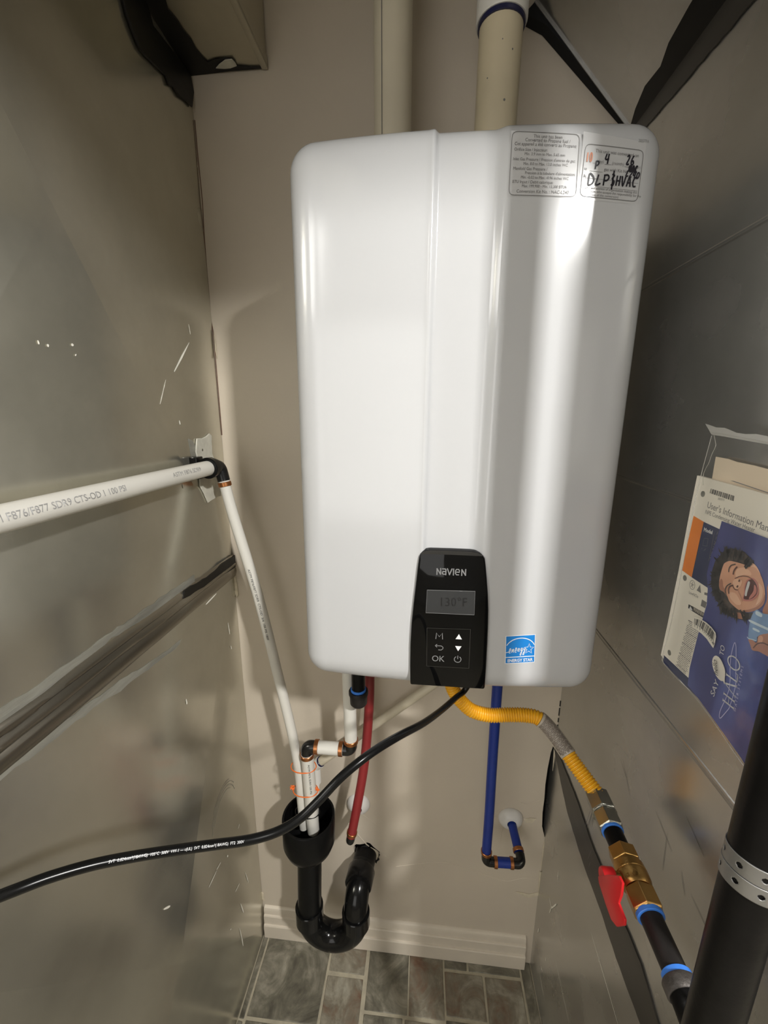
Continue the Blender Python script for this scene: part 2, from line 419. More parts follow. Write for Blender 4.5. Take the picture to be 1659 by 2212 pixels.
def film_mat(name, gloss, haze, dark=1.0):
    m = bpy.data.materials.new(name); m.use_nodes = True; nt = m.node_tree; nt.nodes.clear()
    out = nt.nodes.new('ShaderNodeOutputMaterial'); tr = nt.nodes.new('ShaderNodeBsdfTransparent'); tr.inputs[0].default_value = (dark, dark, dark * 0.985, 1)
    gl = nt.nodes.new('ShaderNodeBsdfGlossy'); gl.inputs['Roughness'].default_value = 0.12
    df = nt.nodes.new('ShaderNodeBsdfDiffuse'); df.inputs[0].default_value = (0.75, 0.73, 0.68, 1)
    lw = nt.nodes.new('ShaderNodeLayerWeight'); lw.inputs[0].default_value = 0.35
    mr = nt.nodes.new('ShaderNodeMapRange'); mr.inputs[3].default_value = gloss; mr.inputs[4].default_value = gloss + 0.35
    nt.links.new(lw.outputs['Fresnel'], mr.inputs[0])
    m1 = nt.nodes.new('ShaderNodeMixShader'); m1.inputs[0].default_value = haze
    nt.links.new(tr.outputs[0], m1.inputs[1]); nt.links.new(df.outputs[0], m1.inputs[2])
    m2 = nt.nodes.new('ShaderNodeMixShader'); nt.links.new(mr.outputs[0], m2.inputs[0])
    nt.links.new(m1.outputs[0], m2.inputs[1]); nt.links.new(gl.outputs[0], m2.inputs[2])
    nt.links.new(m2.outputs[0], out.inputs[0])
    return m
M['film'] = film_mat('clear poly bag film', 0.03, 0.035)
M['film_edge'] = film_mat('poly bag zip strip', 0.08, 0.42)

WL = -0.49324      # left sheet-metal plane (x)
WR = 0.30152       # right sheet-metal plane (x)
HZ = 2.45          # ceiling height

# ================================================================== SETTING
def struct(name, geo, m, **k):
    o = obj(name, geo, m, **k); o['kind'] = 'structure'; return o

# --- room shell behind and around the closet
struct('ceiling', box(-1.8, 2.2, -3.2, 0.08, HZ, HZ + 0.05), M['ceil'], smooth=False)
struct('wall_front', box(-1.85, 2.25, -3.25, -3.2, 0, HZ), M['paint_room'], smooth=False)
struct('wall_west', box(-1.85, -1.8, -3.2, 0.08, 0, HZ), M['paint_room'], smooth=False)
struct('wall_east', box(2.2, 2.25, -3.2, 0.08, 0, HZ), M['paint_room'], smooth=False)
struct('wall_north', box(-1.85, 2.25, 0.045, 0.08, 0, HZ), M['black_void'], smooth=False)

# doorway the picture is taken from: jambs and header between closet and room
struct('door_1', merge(box(-1.8, 2.2, -1.15, -1.05, 2.19, HZ), box(-1.8, -1.25, -1.15, -1.05, 0, 2.19), box(1.35, 2.2, -1.15, -1.05, 0, 2.19)), M['paint_room'], smooth=False)

# --- floor: grout bed with slate pieces
fl = struct('floor', box(-1.85, 2.25, -3.25, 0.08, -0.05, -0.0015), M['grout'], smooth=False)
def tile(x0, x1, y0, y1, m):
    rnd = lambda: random.uniform(-0.0012, 0.0012)
    p = [(x0 + rnd(), y0 + rnd(), -0.008), (x1 + rnd(), y0 + rnd(), -0.008), (x1 + rnd(), y1 + rnd(), -0.008), (x0 + rnd(), y1 + rnd(), -0.008)]
    obj('tile', prism(p, (0, 0, 0.008 + random.uniform(0, 0.0006))), M[m], fl, bevel=0.0012, seg=1)
for a in [(-.4915, -.4795, -.19, .0, 'slate'), (-.473, -.284, -.184, .0, 'slate'), (-.277, -.176, -.073, .0, 'slate_red'),
          (-.277, -.176, -.30, -.083, 'slate_red'), (-.165, -.050, -.143, .0, 'slate'), (-.046, .048, -.143, .0, 'slate_red'),
          (.054, .117, -.036, .0, 'slate'), (.122, .266, -.036, .0, 'slate'), (.054, .159, -.134, -.043, 'slate_red'),
          (.165, .266, -.30, -.043, 'slate_red'), (.272, .299, -.14, .0, 'slate'), (.272, .299, -.40, -.146, 'slate'),
          (-.165, -.062, -.31, -.150, 'slate'), (-.056, .048, -.31, -.150, 'slate_red'), (.054, .159, -.31, -.141, 'slate'),
          (-.4915, -.4795, -.40, -.196, 'slate'), (-.473, -.284, -.39, -.192, 'slate'), (-.277, -.176, -.50, -.307, 'slate'),
          (-.473, -.284, -.60, -.397, 'slate_red'), (-.165, .048, -.52, -.317, 'slate'), (.054, .266, -.52, -.317, 'slate')]:
    tile(*a)

# --- back wall with a torn hole for the trap arm and a ragged right edge
hole = [(-.178 + .036 * math.cos(a) * (1 + .16 * math.sin(3 * a + 1)), .345 + .038 * math.sin(a) * (1 + .13 * math.cos(5 * a))) for a in [2 * PI * k / 22 for k in range(22)]]
gap = [(0.3007, 0.4644), (0.2918, 0.4987), (0.2890, 0.5439), (0.2897, 0.5885), (0.2881, 0.6321), (0.2893, 0.6822), (0.2927, 0.7314), (0.2995, 0.7663)]
outer = [(-0.52, 0.0), (WR + .02, 0.0), (WR + .02, gap[0][1] - .002)] + gap + [(WR + .02, gap[-1][1] + .004), (WR + .02, HZ), (-0.52, HZ)]
wb = struct('wall_back', grid_plate(outer, [hole], 0.0, 0.0127), M['paint'], smooth=False)
obj('torn_paper', prism([(-0.1724, -0.0004, 0.3727), (-0.1633, -0.0004, 0.3711), (-0.1485, -0.0004, 0.3636), (-0.1396, -0.0004, 0.3554), (-0.1411, -0.0004, 0.3439), (-0.1516, -0.0004, 0.3140), (-0.1606, -0.0004, 0.3185), (-0.1739, -0.0004, 0.3376), (-0.1723, -0.0004, 0.3511)], (0, -.0016, 0)), M['gypsum'], wb, bevel=.0004, seg=1)
for pts, r in [([(-0.0925, 0.0000, 0.3091), (-0.0277, -0.0000, 0.3281), (0.0451, 0.0000, 0.3413), (0.1194, 0.0000, 0.3249), (0.2076, -0.0000, 0.2990), (0.2573, -0.0000, 0.3160), (0.2980, 0.0000, 0.3152)], .0011),
               ([(-0.2009, 0.0000, 0.4113), (-0.1777, 0.0000, 0.3814), (-0.1568, 0.0000, 0.3625), (-0.1189, 0.0000, 0.3425)], .0016), ([(-0.1922, 0.0000, 0.4863), (-0.1705, 0.0000, 0.4698), (-0.1487, -0.0000, 0.4533)], .0009),
               ([(0.2317, 0.0000, 0.5702), (0.2496, 0.0000, 0.5663), (0.2787, -0.0000, 0.5814)], .0009), ([(0.2416, -0.0000, 0.5187), (0.2630, 0.0000, 0.5181), (0.2767, 0.0000, 0.5228)], .0016),
               ([(0.1799, 0.0000, 0.5144), (0.1604, 0.0000, 0.5182), (0.1486, 0.0000, 0.5138)], .0009), ([(0.1937, 0.0000, 0.4868), (0.1905, 0.0000, 0.4631), (0.1879, 0.0000, 0.4282)], .0007)]:
    obj('paint_ridge', tube(spline(pts, 6), r, 6), M['paint'], wb)
for poly in [[(0.2399, 0.0000, 0.2667), (0.2587, 0.0000, 0.2661), (0.2765, 0.0000, 0.2620), (0.3040, 0.0000, 0.2744), (0.3084, 0.0000, 0.2667), (0.2871, 0.0000, 0.2534), (0.2725, 0.0000, 0.2495), (0.2542, 0.0000, 0.2587)],
             [(0.2429, 0.0000, 0.5173), (0.2613, -0.0000, 0.5240), (0.2744, 0.0000, 0.5225), (0.2660, 0.0000, 0.5094), (0.2496, 0.0000, 0.5074)],
             [(0.2975, 0.0000, 0.3496), (0.3041, 0.0000, 0.3440), (0.3061, 0.0000, 0.2647), (0.3012, 0.0000, 0.2639)],
             [(0.2990, 0.0000, 0.4298), (0.3024, 0.0000, 0.4584), (0.3058, 0.0000, 0.3798), (0.3017, -0.0000, 0.3436)]]:
    obj('paint_flap', prism(poly, (0, -.0022, 0)), M['gypsum'], wb, bevel=.0006, seg=1)
obj('torn_edge', prism([(0.2986, -0.0003, 0.7392), (0.3002, -0.0003, 0.7585), (0.3035, -0.0003, 0.7697), (0.3045, -0.0003, 0.7121), (0.3045, -0.0003, 0.6770), (0.3044, -0.0003, 0.6413), (0.3043, -0.0003, 0.6051), (0.3032, -0.0003, 0.6412)], (0, -.002, 0)), M['gypsum'], wb)
for poly in [[(-0.4971, 0.0000, 1.1742), (-0.4896, -0.0000, 1.1793), (-0.4876, 0.0000, 1.1480), (-0.4864, 0.0000, 1.1199), (-0.4917, 0.0000, 1.1135), (-0.4981, 0.0000, 1.1354)], [(-0.4911, 0.0000, 1.7275), (-0.4886, 0.0000, 1.6999), (-0.4885, 0.0000, 1.6691), (-0.4913, 0.0000, 1.6832)], [(-0.4954, -0.0000, 0.1587), (-0.4888, 0.0000, 0.1505), (-0.4878, -0.0000, 0.1230), (-0.4959, 0.0000, 0.1310)]]:
    obj('paint_flap', prism(poly, (0, -.003, 0)), M['gypsum'], wb, bevel=.0006, seg=1)
for poly in [[(-0.1933, -0.0030, 0.3687), (-0.1880, -0.0030, 0.3746), (-0.1776, -0.0030, 0.3797), (-0.1700, -0.0030, 0.3766), (-0.1733, -0.0030, 0.3713), (-0.1829, -0.0030, 0.3678), (-0.1897, -0.0030, 0.3598)], [(-0.1721, -0.0030, 0.3714), (-0.1645, -0.0030, 0.3489), (-0.1735, -0.0030, 0.3483)],
             [(-0.1542, -0.0030, 0.3437), (-0.1512, -0.0030, 0.3365), (-0.1476, -0.0030, 0.3279), (-0.1409, -0.0030, 0.3398), (-0.1385, -0.0030, 0.3335), (-0.1453, -0.0030, 0.3260), (-0.1468, -0.0030, 0.3181), (-0.1483, -0.0030, 0.3218), (-0.1543, -0.0030, 0.3209)], [(-0.1408, -0.0030, 0.3587), (-0.1393, -0.0030, 0.3588), (-0.1405, -0.0030, 0.3455), (-0.1414, -0.0030, 0.3454)]]:
    obj('torn_fringe', prism(poly, (0, -.0015, 0)), M['black_void'], wb)
for a, b in [(1502, 1514), (1518, 1535), (1541, 1550), (1556, 1575), (1580, 1597)]:
    pa, pb = [V(WR - .0006, -.0006, z) for z in ((1503 - a) * .00125 + .8797, (1503 - b) * .00125 + .8797)]
    obj('corner_gap', tube([pa, pb], random.uniform(.0007, .0014), 6), M['black_void'], wb)
obj('corner_crack', tube(spline([(-0.4927, 0.0004, 2.1003), (-0.4927, 0.0004, 2.0398), (-0.4916, 0.0004, 1.9690), (-0.4937, 0.0004, 1.9121), (-0.4948, 0.0004, 1.8533), (-0.4950, 0.0004, 1.7924), (-0.4954, 0.0004, 1.7477), (-0.4930, 0.0004, 1.7203), (-0.4930, 0.0004, 1.6454), (-0.4932, 0.0004, 1.5774), (-0.4934, 0.0004, 1.5070)], 5), .0011, 6), mat('rust stain', (.16, .085, .055), .7, var=.2, scale=60), wb)

# --- baseboard with stepped profile
bp = [(0, .001), (.018, .001), (.018, .046), (.0165, .049), (.013, .050), (.013, .078), (.0115, .081), (.0085, .082), (.0085, .098), (.0065, .103), (.003, .106), (0, .107)]
n = len(bp)
bv = [(x, -d, z) for x in (-.489, .281) for d, z in bp]
bf = [tuple(range(n)), tuple(range(n, 2 * n))[::-1]] + [(i, (i + 1) % n, n + (i + 1) % n, n + i) for i in range(n)]
struct('baseboard_back', (bv, bf), M['trim'], angle=25)

# --- left wall: cross-broken sheet metal
wl_ = struct('wall_left', box(-.545, WL - .0035, -.80, 0.02, 0, HZ), M['zinc_l'], smooth=False)
def fan(c, ring_, hi, lo, x):
    vs = [(x + hi, c[0], c[1])] + [(x + lo, a, b) for a, b in ring_]
    n = len(ring_)
    return vs, [(0, 1 + i, 1 + (i + 1) % n) for i in range(n)]
PAN = [((-0.3959, 1.7919), [(-.0005, 1.2), (-.0005, HZ), (-.79, HZ), (-.79, 1.2)]),
       ((-0.3808, 0.5423), [(-.0005, 0.0), (-.0005, 1.15), (-.0005, 1.2), (-.79, 1.2), (-.79, 1.16), (-.79, 0.0), (-.663, 0.0), (-.05, 0.0)])]
obj('metal_panel', fan(PAN[0][0], PAN[0][1], .018, -.001, WL), M['zinc_l'], wl_, smooth=False)
# fold lines run corner to corner; the ring carries the fold ends
obj('metal_panel', fan(PAN[1][0], PAN[1][1], .018, -.001, WL), M['zinc_l'], wl_, smooth=False)
def panel_h(y, z):
    """how far the folded sheet stands off the wall plane at (y, z)"""
    for c, rg in PAN:
        for a, b in zip(rg, rg[1:] + rg[:1]):
            d = (a[1] - b[1]) * (c[0] - b[0]) + (b[0] - a[0]) * (c[1] - b[1])
            if abs(d) < 1e-9: continue
            w0 = ((a[1] - b[1]) * (y - b[0]) + (b[0] - a[0]) * (z - b[1])) / d
            w1 = ((b[1] - c[1]) * (y - b[0]) + (c[0] - b[0]) * (z - b[1])) / d
            if w0 >= -1e-6 and w1 >= -1e-6 and w0 + w1 <= 1 + 1e-6: return .018 * w0 - .001 * (1 - w0)
    return -.001
def lift(pts, e):
    return [V(WL + panel_h(p[1], p[2]) + e, p[1], p[2]) for p in pts]
prof = [(-.003, 1.166), (.004, 1.172), (.0066, 1.182), (.006, 1.190), (.0028, 1.1945), (.0072, 1.199), (.0085, 1.204), (.005, 1.2085), (.0035, 1.211), (.0062, 1.216), (.0045, 1.223), (-.003, 1.228)]
vs = []; fs = []; NY = 60
for j in range(NY + 1):
    y = -.0008 - .789 * j / NY
    for k, (d, z) in enumerate(prof):
        wv = noise.noise(V(y * 9, k * .6, 0)) * .0022
        vs.append((WL + d + noise.noise(V(y * 14, k, 3)) * .0007, y, z + wv))
for j in range(NY):
    for k in range(len(prof) - 1):
        a = j * len(prof) + k; fs.append((a, a + 1, a + 1 + len(prof), a + len(prof)))
obj('seam_cleat', (vs, fs), M['cleat'], wl_, angle=50)
def jag(pts, amp):
    """irregular outline: subdivide and jitter in the wall plane (y, z)"""
    out = []
    for a, b in zip(pts, pts[1:] + pts[:1]):
        a = Vector(a); b = Vector(b); m = max(1, int((b - a).length / .012))
        for i in range(m):
            p = a.lerp(b, i / m); out.append(p + V(0, random.uniform(-amp, amp), random.uniform(-amp, amp)))
    return out
obj('mastic', prism(lift(jag([(-0.4892, -0.0028, 1.2230), (-0.4892, -0.0336, 1.2247), (-0.4892, -0.0647, 1.2260), (-0.4892, -0.0992, 1.2207), (-0.4892, -0.1342, 1.2210), (-0.4892, -0.1626, 1.2237), (-0.4892, -0.1925, 1.2266), (-0.4892, -0.2147, 1.2268), (-0.4892, -0.2234, 1.2137), (-0.4892, -0.1623, 1.2074), (-0.4892, -0.0864, 1.2015), (-0.4892, -0.0030, 1.1948)], .0012), .0045), (.0035, 0, 0)), M['mastic'], wl_)
obj('sealant_smear', prism(lift(jag([(-0.4930, -0.5710, 1.2417), (-0.4930, -0.5564, 1.2413), (-0.4930, -0.5247, 1.2379), (-0.4930, -0.4937, 1.2396), (-0.4930, -0.4440, 1.2386), (-0.4930, -0.3927, 1.2407), (-0.4930, -0.3321, 1.2396), (-0.4930, -0.2582, 1.2398), (-0.4930, -0.1664, 1.2410), (-0.4930, -0.1696, 1.2245), (-0.4930, -0.2618, 1.2218), (-0.4930, -0.3351, 1.2247), (-0.4930, -0.3947, 1.2306), (-0.4930, -0.4460, 1.2293), (-0.4930, -0.4964, 1.2266), (-0.4930, -0.5276, 1.2245), (-0.4930, -0.5746, 1.2247)], .0020), .0002), (.0008, 0, 0)), M['smear'], wl_)
obj('sealant_smear', prism(lift(jag([(-0.4930, -0.5856, 1.1738), (-0.4930, -0.5706, 1.1747), (-0.4930, -0.5384, 1.1735), (-0.4930, -0.5018, 1.1699), (-0.4930, -0.4435, 1.1637), (-0.4930, -0.3906, 1.1576), (-0.4930, -0.3278, 1.1465), (-0.4930, -0.2355, 1.1354), (-0.4930, -0.2443, 1.1289), (-0.4930, -0.3300, 1.1357), (-0.4930, -0.3935, 1.1436), (-0.4930, -0.4458, 1.1527), (-0.4930, -0.5043, 1.1577), (-0.4930, -0.5412, 1.1601), (-0.4930, -0.5730, 1.1636), (-0.4930, -0.5879, 1.1630)], .0020), .0002), (.0008, 0, 0)), M['smear'], wl_)
pp = obj('plaster_patch', prism(lift(jag([(-0.4912, -0.1201, 1.5063), (-0.4912, -0.0984, 1.5065), (-0.4912, -0.0794, 1.5092), (-0.4912, -0.0651, 1.5145), (-0.4912, -0.0554, 1.5102), (-0.4912, -0.0610, 1.4723), (-0.4912, -0.0517, 1.4558), (-0.4912, -0.0354, 1.4217), (-0.4912, -0.0372, 1.3760), (-0.4912, -0.0701, 1.3751), (-0.4912, -0.1009, 1.3736), (-0.4912, -0.1063, 1.3833), (-0.4912, -0.1140, 1.3955), (-0.4912, -0.1260, 1.4127), (-0.4912, -0.1240, 1.4301), (-0.4912, -0.1230, 1.4636), (-0.4912, -0.1275, 1.4812)], .0012), .0006), (.003, 0, 0)), M['plaster'], wl_, bevel=.001, seg=1)
obj('plaster_smear', prism(lift(jag([(-0.4912, -0.1467, 1.5071), (-0.4912, -0.1335, 1.5043), (-0.4912, -0.1233, 1.4894), (-0.4912, -0.1256, 1.4638), (-0.4912, -0.1415, 1.4627), (-0.4912, -0.1444, 1.4869)], .0012), .0002), (.0008, 0, 0)), M['smear'], wl_)
def streaks(segs, x, mname, parent, name):
    gs = []
    for a, b, wd in segs:
        a2 = (a[1], a[2]); b2 = (b[1], b[2])
        pts = [(a2[0] + (b2[0] - a2[0]) * t, a2[1] + (b2[1] - a2[1]) * t) for t in (0, .25, .5, .75, 1)]
        gs.append(ribbon(pts, [wd * .3, wd * .8, wd * random.uniform(.7, 1.2), wd, wd * .5], lambda u, v: V(x + (panel_h(u, v) if x < 0 else 0), u, v)))
    g = merge(*gs)
    o = obj(name, g, M[mname], parent, smooth=False); o['kind'] = 'stuff'
    return o
sp = [(-0.4887, -0.2019, 1.6106), (-0.4887, -0.2277, 1.5694), (-0.4887, -0.1077, 1.6849), (-0.4887, -0.1722, 1.6263), (-0.4887, -0.1027, 1.7183), (-0.4887, -0.0998, 1.7009), (-0.4887, -0.1732, 1.5421), (-0.4887, -0.1718, 1.5346), (-0.4887, -0.1827, 1.4260), (-0.4887, -0.1813, 1.4179), (-0.4887, -0.2053, 0.5506), (-0.4887, -0.2256, 0.5566), (-0.4887, -0.2260, 0.5544), (-0.4887, -0.2632, 0.5595), (-0.4887, -0.0934, 0.3623), (-0.4887, -0.0817, 0.3116), (-0.4887, -0.1300, 0.3779), (-0.4887, -0.1549, 0.3865), (-0.4887, -0.1356, 0.3169), (-0.4887, -0.1246, 0.2692), (-0.4887, -0.1540, 0.2608), (-0.4887, -0.1435, 0.1805), (-0.4887, -0.3956, 0.7019), (-0.4887, -0.3801, 0.6857), (-0.4887, -0.0920, 1.1654), (-0.4887, -0.1389, 1.1613), (-0.4887, -0.0575, 1.0757), (-0.4887, -0.0539, 1.0435), (-0.4887, -0.2488, 1.0161), (-0.4887, -0.2479, 1.0040), (-0.4887, -0.1080, 0.5279), (-0.4887, -0.0992, 0.5320), (-0.4887, -0.1752, 0.5297), (-0.4887, -0.1719, 0.5224), (-0.4887, -0.4418, 1.6349), (-0.4887, -0.4410, 1.6305), (-0.4887, -0.4309, 1.6316), (-0.4887, -0.4282, 1.6305), (-0.4887, -0.3916, 1.6261), (-0.4887, -0.3904, 1.6251), (-0.4887, -0.3944, 1.6388), (-0.4887, -0.3937, 1.6356), (-0.4887, -0.0547, 1.0133), (-0.4887, -0.0517, 1.0028), (-0.4887, -0.1982, 0.3284), (-0.4887, -0.1940, 0.3246)]
streaks([(sp[i], sp[i + 1], random.uniform(.0022, .0042)) for i in range(0, len(sp), 2)], WL + .0010, 'splat', wl_, 'paint_splatter')

gs = []
for rad, a0, a1 in ((.062, 15, 165), (.068, 30, 150), (.055, 40, 150), (.073, 60, 130)):
    q = [(-.165 + rad * math.cos(math.radians(a0 + (a1 - a0) * k / 24)), .63 + rad * 1.15 * math.sin(math.radians(a0 + (a1 - a0) * k / 24))) for k in range(25)]
    gs.append(ribbon(q, .0011, lambda u, v: V(WL + panel_h(u, v) + .0006, u, v)))
o = obj('scratch_marks', merge(*gs), M['smear'], wl_, smooth=False); o['kind'] = 'stuff'

# --- right wall: plain galvanized sheet with beads, seams and tape
wr_ = struct('wall_right', box(WR, WR + .05, -.645, 0.02, 0, HZ), M['zinc_r'], smooth=False)
def bead(z, h, d, name, m='zinc_r'):
    pf = [(0, z - h), (d, z - h * .5), (d * .35, z - h * .1), (d, z + h * .4), (d * .8, z + h * .8), (0, z + h)]
    v = [(WR - a, y, b) for y in (-.0005, -.645) for a, b in pf]; m_ = len(pf)
    f = [(i, i + 1, m_ + i + 1, m_ + i) for i in range(m_ - 1)] + [tuple(range(m_)), tuple(range(m_, 2 * m_))]
    obj(name, (v, f), M[m], wr_, smooth=False)
bead(1.748, .0035, .0016, 'panel_bead'); bead(1.447, .0030, .0014, 'panel_bead'); bead(1.143, .0055, .0014, 'panel_seam')
obj('seam_tape', prism(jag([(0.3013, 0.0088, 0.7508), (0.3013, -0.0622, 0.7085), (0.3013, -0.1194, 0.6830), (0.3013, -0.2179, 0.6707), (0.3013, -0.3020, 0.6747), (0.3013, -0.3667, 0.6706), (0.3013, -0.4461, 0.6742), (0.3013, -0.4662, 0.6731), (0.3013, -0.4986, 0.7442), (0.3013, -0.4771, 0.7389), (0.3013, -0.4245, 0.7582), (0.3013, -0.3846, 0.7555), (0.3013, -0.2909, 0.7498), (0.3013, -0.2394, 0.7476), (0.3013, -0.1612, 0.7590), (0.3013, -0.0467, 0.7575)], .0010), (-.0022, 0, 0)), M['tape'], wr_)
rs = [(0.3005, -0.2824, 0.5868), (0.3005, -0.3995, 0.5764), (0.3005, -0.1547, 0.2857), (0.3005, -0.2559, 0.2764), (0.3005, -0.0784, 0.3682), (0.3005, -0.0963, 0.3617), (0.3005, -0.0973, 0.3708), (0.3005, -0.0892, 0.3351), (0.3005, -0.0941, 0.3567), (0.3005, -0.1210, 0.4132), (0.3005, -0.0977, 0.1957), (0.3005, -0.1030, 0.1921), (0.3005, -0.0798, 0.1302), (0.3005, -0.0920, 0.1338), (0.3005, -0.0351, 0.1950), (0.3005, -0.0323, 0.1749), (0.3005, -0.0719, 0.0986), (0.3005, -0.1151, 0.0905), (0.3005, -0.1060, 0.4827), (0.3005, -0.1134, 0.4818), (0.3005, -0.1077, 0.4995), (0.3005, -0.1132, 0.4714)]
streaks([(rs[i], rs[i + 1], .0012 if i < 4 else random.uniform(.002, .004)) for i in range(0, len(rs), 2)], WR - .0012, 'splat', wr_, 'paint_splatter')
st = [(0.3005, -0.2061, 0.7470), (0.3005, -0.2169, 0.8006), (0.3005, -0.2133, 0.7536), (0.3005, -0.2238, 0.8065), (0.3005, -0.2210, 0.7638), (0.3005, -0.2239, 0.8004), (0.3005, -0.2338, 0.7011), (0.3005, -0.2412, 0.7348), (0.3005, -0.2420, 0.6947), (0.3005, -0.2443, 0.7101)]
streaks([(st[i], st[i + 1], .0016) for i in range(0, len(st), 2)], WR - .0026, 'ink', wr_, 'stamp_print')
sc = [(0.3005, -0.2930, 0.9961), (0.3005, -0.3279, 0.9590), (0.3005, -0.2864, 0.9898), (0.3005, -0.3102, 0.9766), (0.3005, -0.3908, 1.0040), (0.3005, -0.4358, 0.9870), (0.3005, -0.4571, 0.9846), (0.3005, -0.4712, 0.9624), (0.3005, -0.4212, 1.0000), (0.3005, -0.4264, 0.9419), (0.3005, -0.4784, 0.9770), (0.3005, -0.5147, 0.9709), (0.3005, -0.4457, 1.0601), (0.3005, -0.4857, 1.0456)]
streaks([(sc[i], sc[i + 1], .0007) for i in range(0, len(sc), 2)], WR - .0006, 'tape', wr_, 'scratch_marks')

# ================================================================== DUCTS
cd = thing('ceiling_duct', 'square sheet metal duct along the ceiling above the left metal wall, sealed with black mastic', 'duct', (-.418, -.3, 2.172))
obj('duct_body', box(WL + .002, -.3445, -1.1, -.006, 2.172, HZ - .002), M['zinc_duct'], cd, smooth=False)
obj('corner_flange', box(-.3535, -.3425, -1.1, -.003, 2.168, 2.1735), M['zinc_duct'], cd, bevel=.001)
obj('corner_flange', box(-.3445, -.3425, -1.1, -.003, 2.1735, 2.186), M['zinc_duct'], cd, smooth=False)
zb = 2.1715
blk = [(-0.4464, -0.1558, 2.1715), (-0.4556, -0.1275, 2.1715), (-0.4522, -0.1079, 2.1715), (-0.4521, -0.0876, 2.1715), (-0.4493, -0.0737, 2.1715), (-0.4515, -0.0536, 2.1715), (-0.4486, -0.0384, 2.1715), (-0.4451, -0.0270, 2.1715), (-0.4270, -0.0319, 2.1715), (-0.4097, -0.0320, 2.1715), (-0.3991, -0.0281, 2.1715), (-0.3962, -0.0200, 2.1715), (-0.3959, -0.0143, 2.1715), (-0.3720, -0.0086, 2.1715), (-0.3495, -0.0064, 2.1715), (-0.3508, -0.0031, 2.1715), (-0.4139, -0.0033, 2.1715), (-0.4817, -0.0002, 2.1715), (-0.4965, 0.0008, 2.1715), (-0.5035, -0.0213, 2.1715), (-0.5087, -0.0735, 2.1715), (-0.5176, -0.1368, 2.1715), (-0.5119, -0.1621, 2.1715)]
obj('mastic', prism(blk, (0, 0, -.002)), M['mastic'], cd, bevel=.0005, seg=1)
obj('mastic_chip', prism([(-0.4360, -0.0150, 2.1690), (-0.4265, -0.0221, 2.1690), (-0.4106, -0.0307, 2.1690), (-0.3979, -0.0310, 2.1690), (-0.3952, -0.0225, 2.1690), (-0.3957, -0.0164, 2.1690), (-0.4097, -0.0125, 2.1690), (-0.4215, -0.0125, 2.1690)], (0, 0, -.0012)), M['plaster'], cd)
obj('mastic', prism(lift([(-0.4924, -0.2070, 2.1347), (-0.4924, -0.1997, 2.1111), (-0.4924, -0.1875, 2.0983), (-0.4924, -0.1738, 2.0893), (-0.4924, -0.1573, 2.0904), (-0.4924, -0.1341, 2.0955), (-0.4924, -0.1003, 2.1038), (-0.4924, -0.0935, 2.0953), (-0.4924, -0.0775, 2.1026), (-0.4924, -0.0596, 2.1003), (-0.4924, -0.0317, 2.1104), (-0.4924, -0.0123, 2.1134), (-0.4924, -0.0005, 2.1432), (-0.4924, -0.0073, 2.1660), (-0.4924, -0.0409, 2.1637), (-0.4924, -0.1278, 2.1518), (-0.4924, -0.1457, 2.1830)], .0015), (.004, 0, 0)), M['mastic'], cd, bevel=.0008, seg=1)

sd = thing('sloped_duct', 'slanted sheet metal duct rising over the heater from the right metal wall', 'duct', (.2, -.3, 2.3))
A = V(.3013, 0, 2.028); B = V(.125, 0, 2.028 + (.3013 - .125) / .925)
obj('duct_body', prism([(A.x, -.024, A.z), (B.x, -.024, B.z), (B.x, -.024, HZ - .002), (A.x, -.024, HZ - .002)], (0, -.56, 0)), M['zinc_r'], sd, smooth=False)
nrm = (B - A).normalized(); dn = V(-nrm.z, 0, nrm.x) * -1
dn = V(-(B - A).z, 0, (B - A).x).normalized()
if dn.z > 0: dn = -dn
obj('edge_flange', prism([V(A.x, -.0225, A.z), V(B.x, -.0225, B.z), V(B.x, -.0225, B.z) + dn * .003, V(A.x, -.0225, A.z) + dn * .003], (0, -.0015, 0)), M['strap'], sd, smooth=False)
obj('dark_gap_filler', prism([V(A.x, -.001, A.z + .012), V(B.x, -.001, B.z), V(B.x, -.001, B.z) + dn * .022, V(.15, -.001, A.z + (A.x - .15) / .925) + dn * .008, V(A.x, -.001, A.z + .008)], (0, -.021, 0)), M['black_void'], sd, smooth=False)  # black wedge painting in the dark gap between duct and back wall
def on_slope(y, s, off=.0012):   # s: distance up the slope from the junction
    return V(A.x, y, A.z) + nrm * s + dn * off
tp = [(-.03, .0), (-.03, .006), (-.06, .016), (-.10, .024), (-.14, .021), (-.17, .030), (-.22, .034), (-.27, .036), (-.33, .041), (-.40, .045), (-.58, .052), (-.58, 0)]
obj('tape_strip', prism([on_slope(y, s) for y, s in tp], dn * .002), M['mastic'], sd)
obj('tape_strip', prism(jag([(WR - .0006, -.015, 2.028), (WR - .0006, -.015, 2.010), (WR - .0006, -.10, 1.999), (WR - .0006, -.2, 1.992), (WR - .0006, -.3, 1.985), (WR - .0006, -.58, 1.977), (WR - .0006, -.58, 2.028)], .0012), (-.002, 0, 0)), M['tape'], sd)

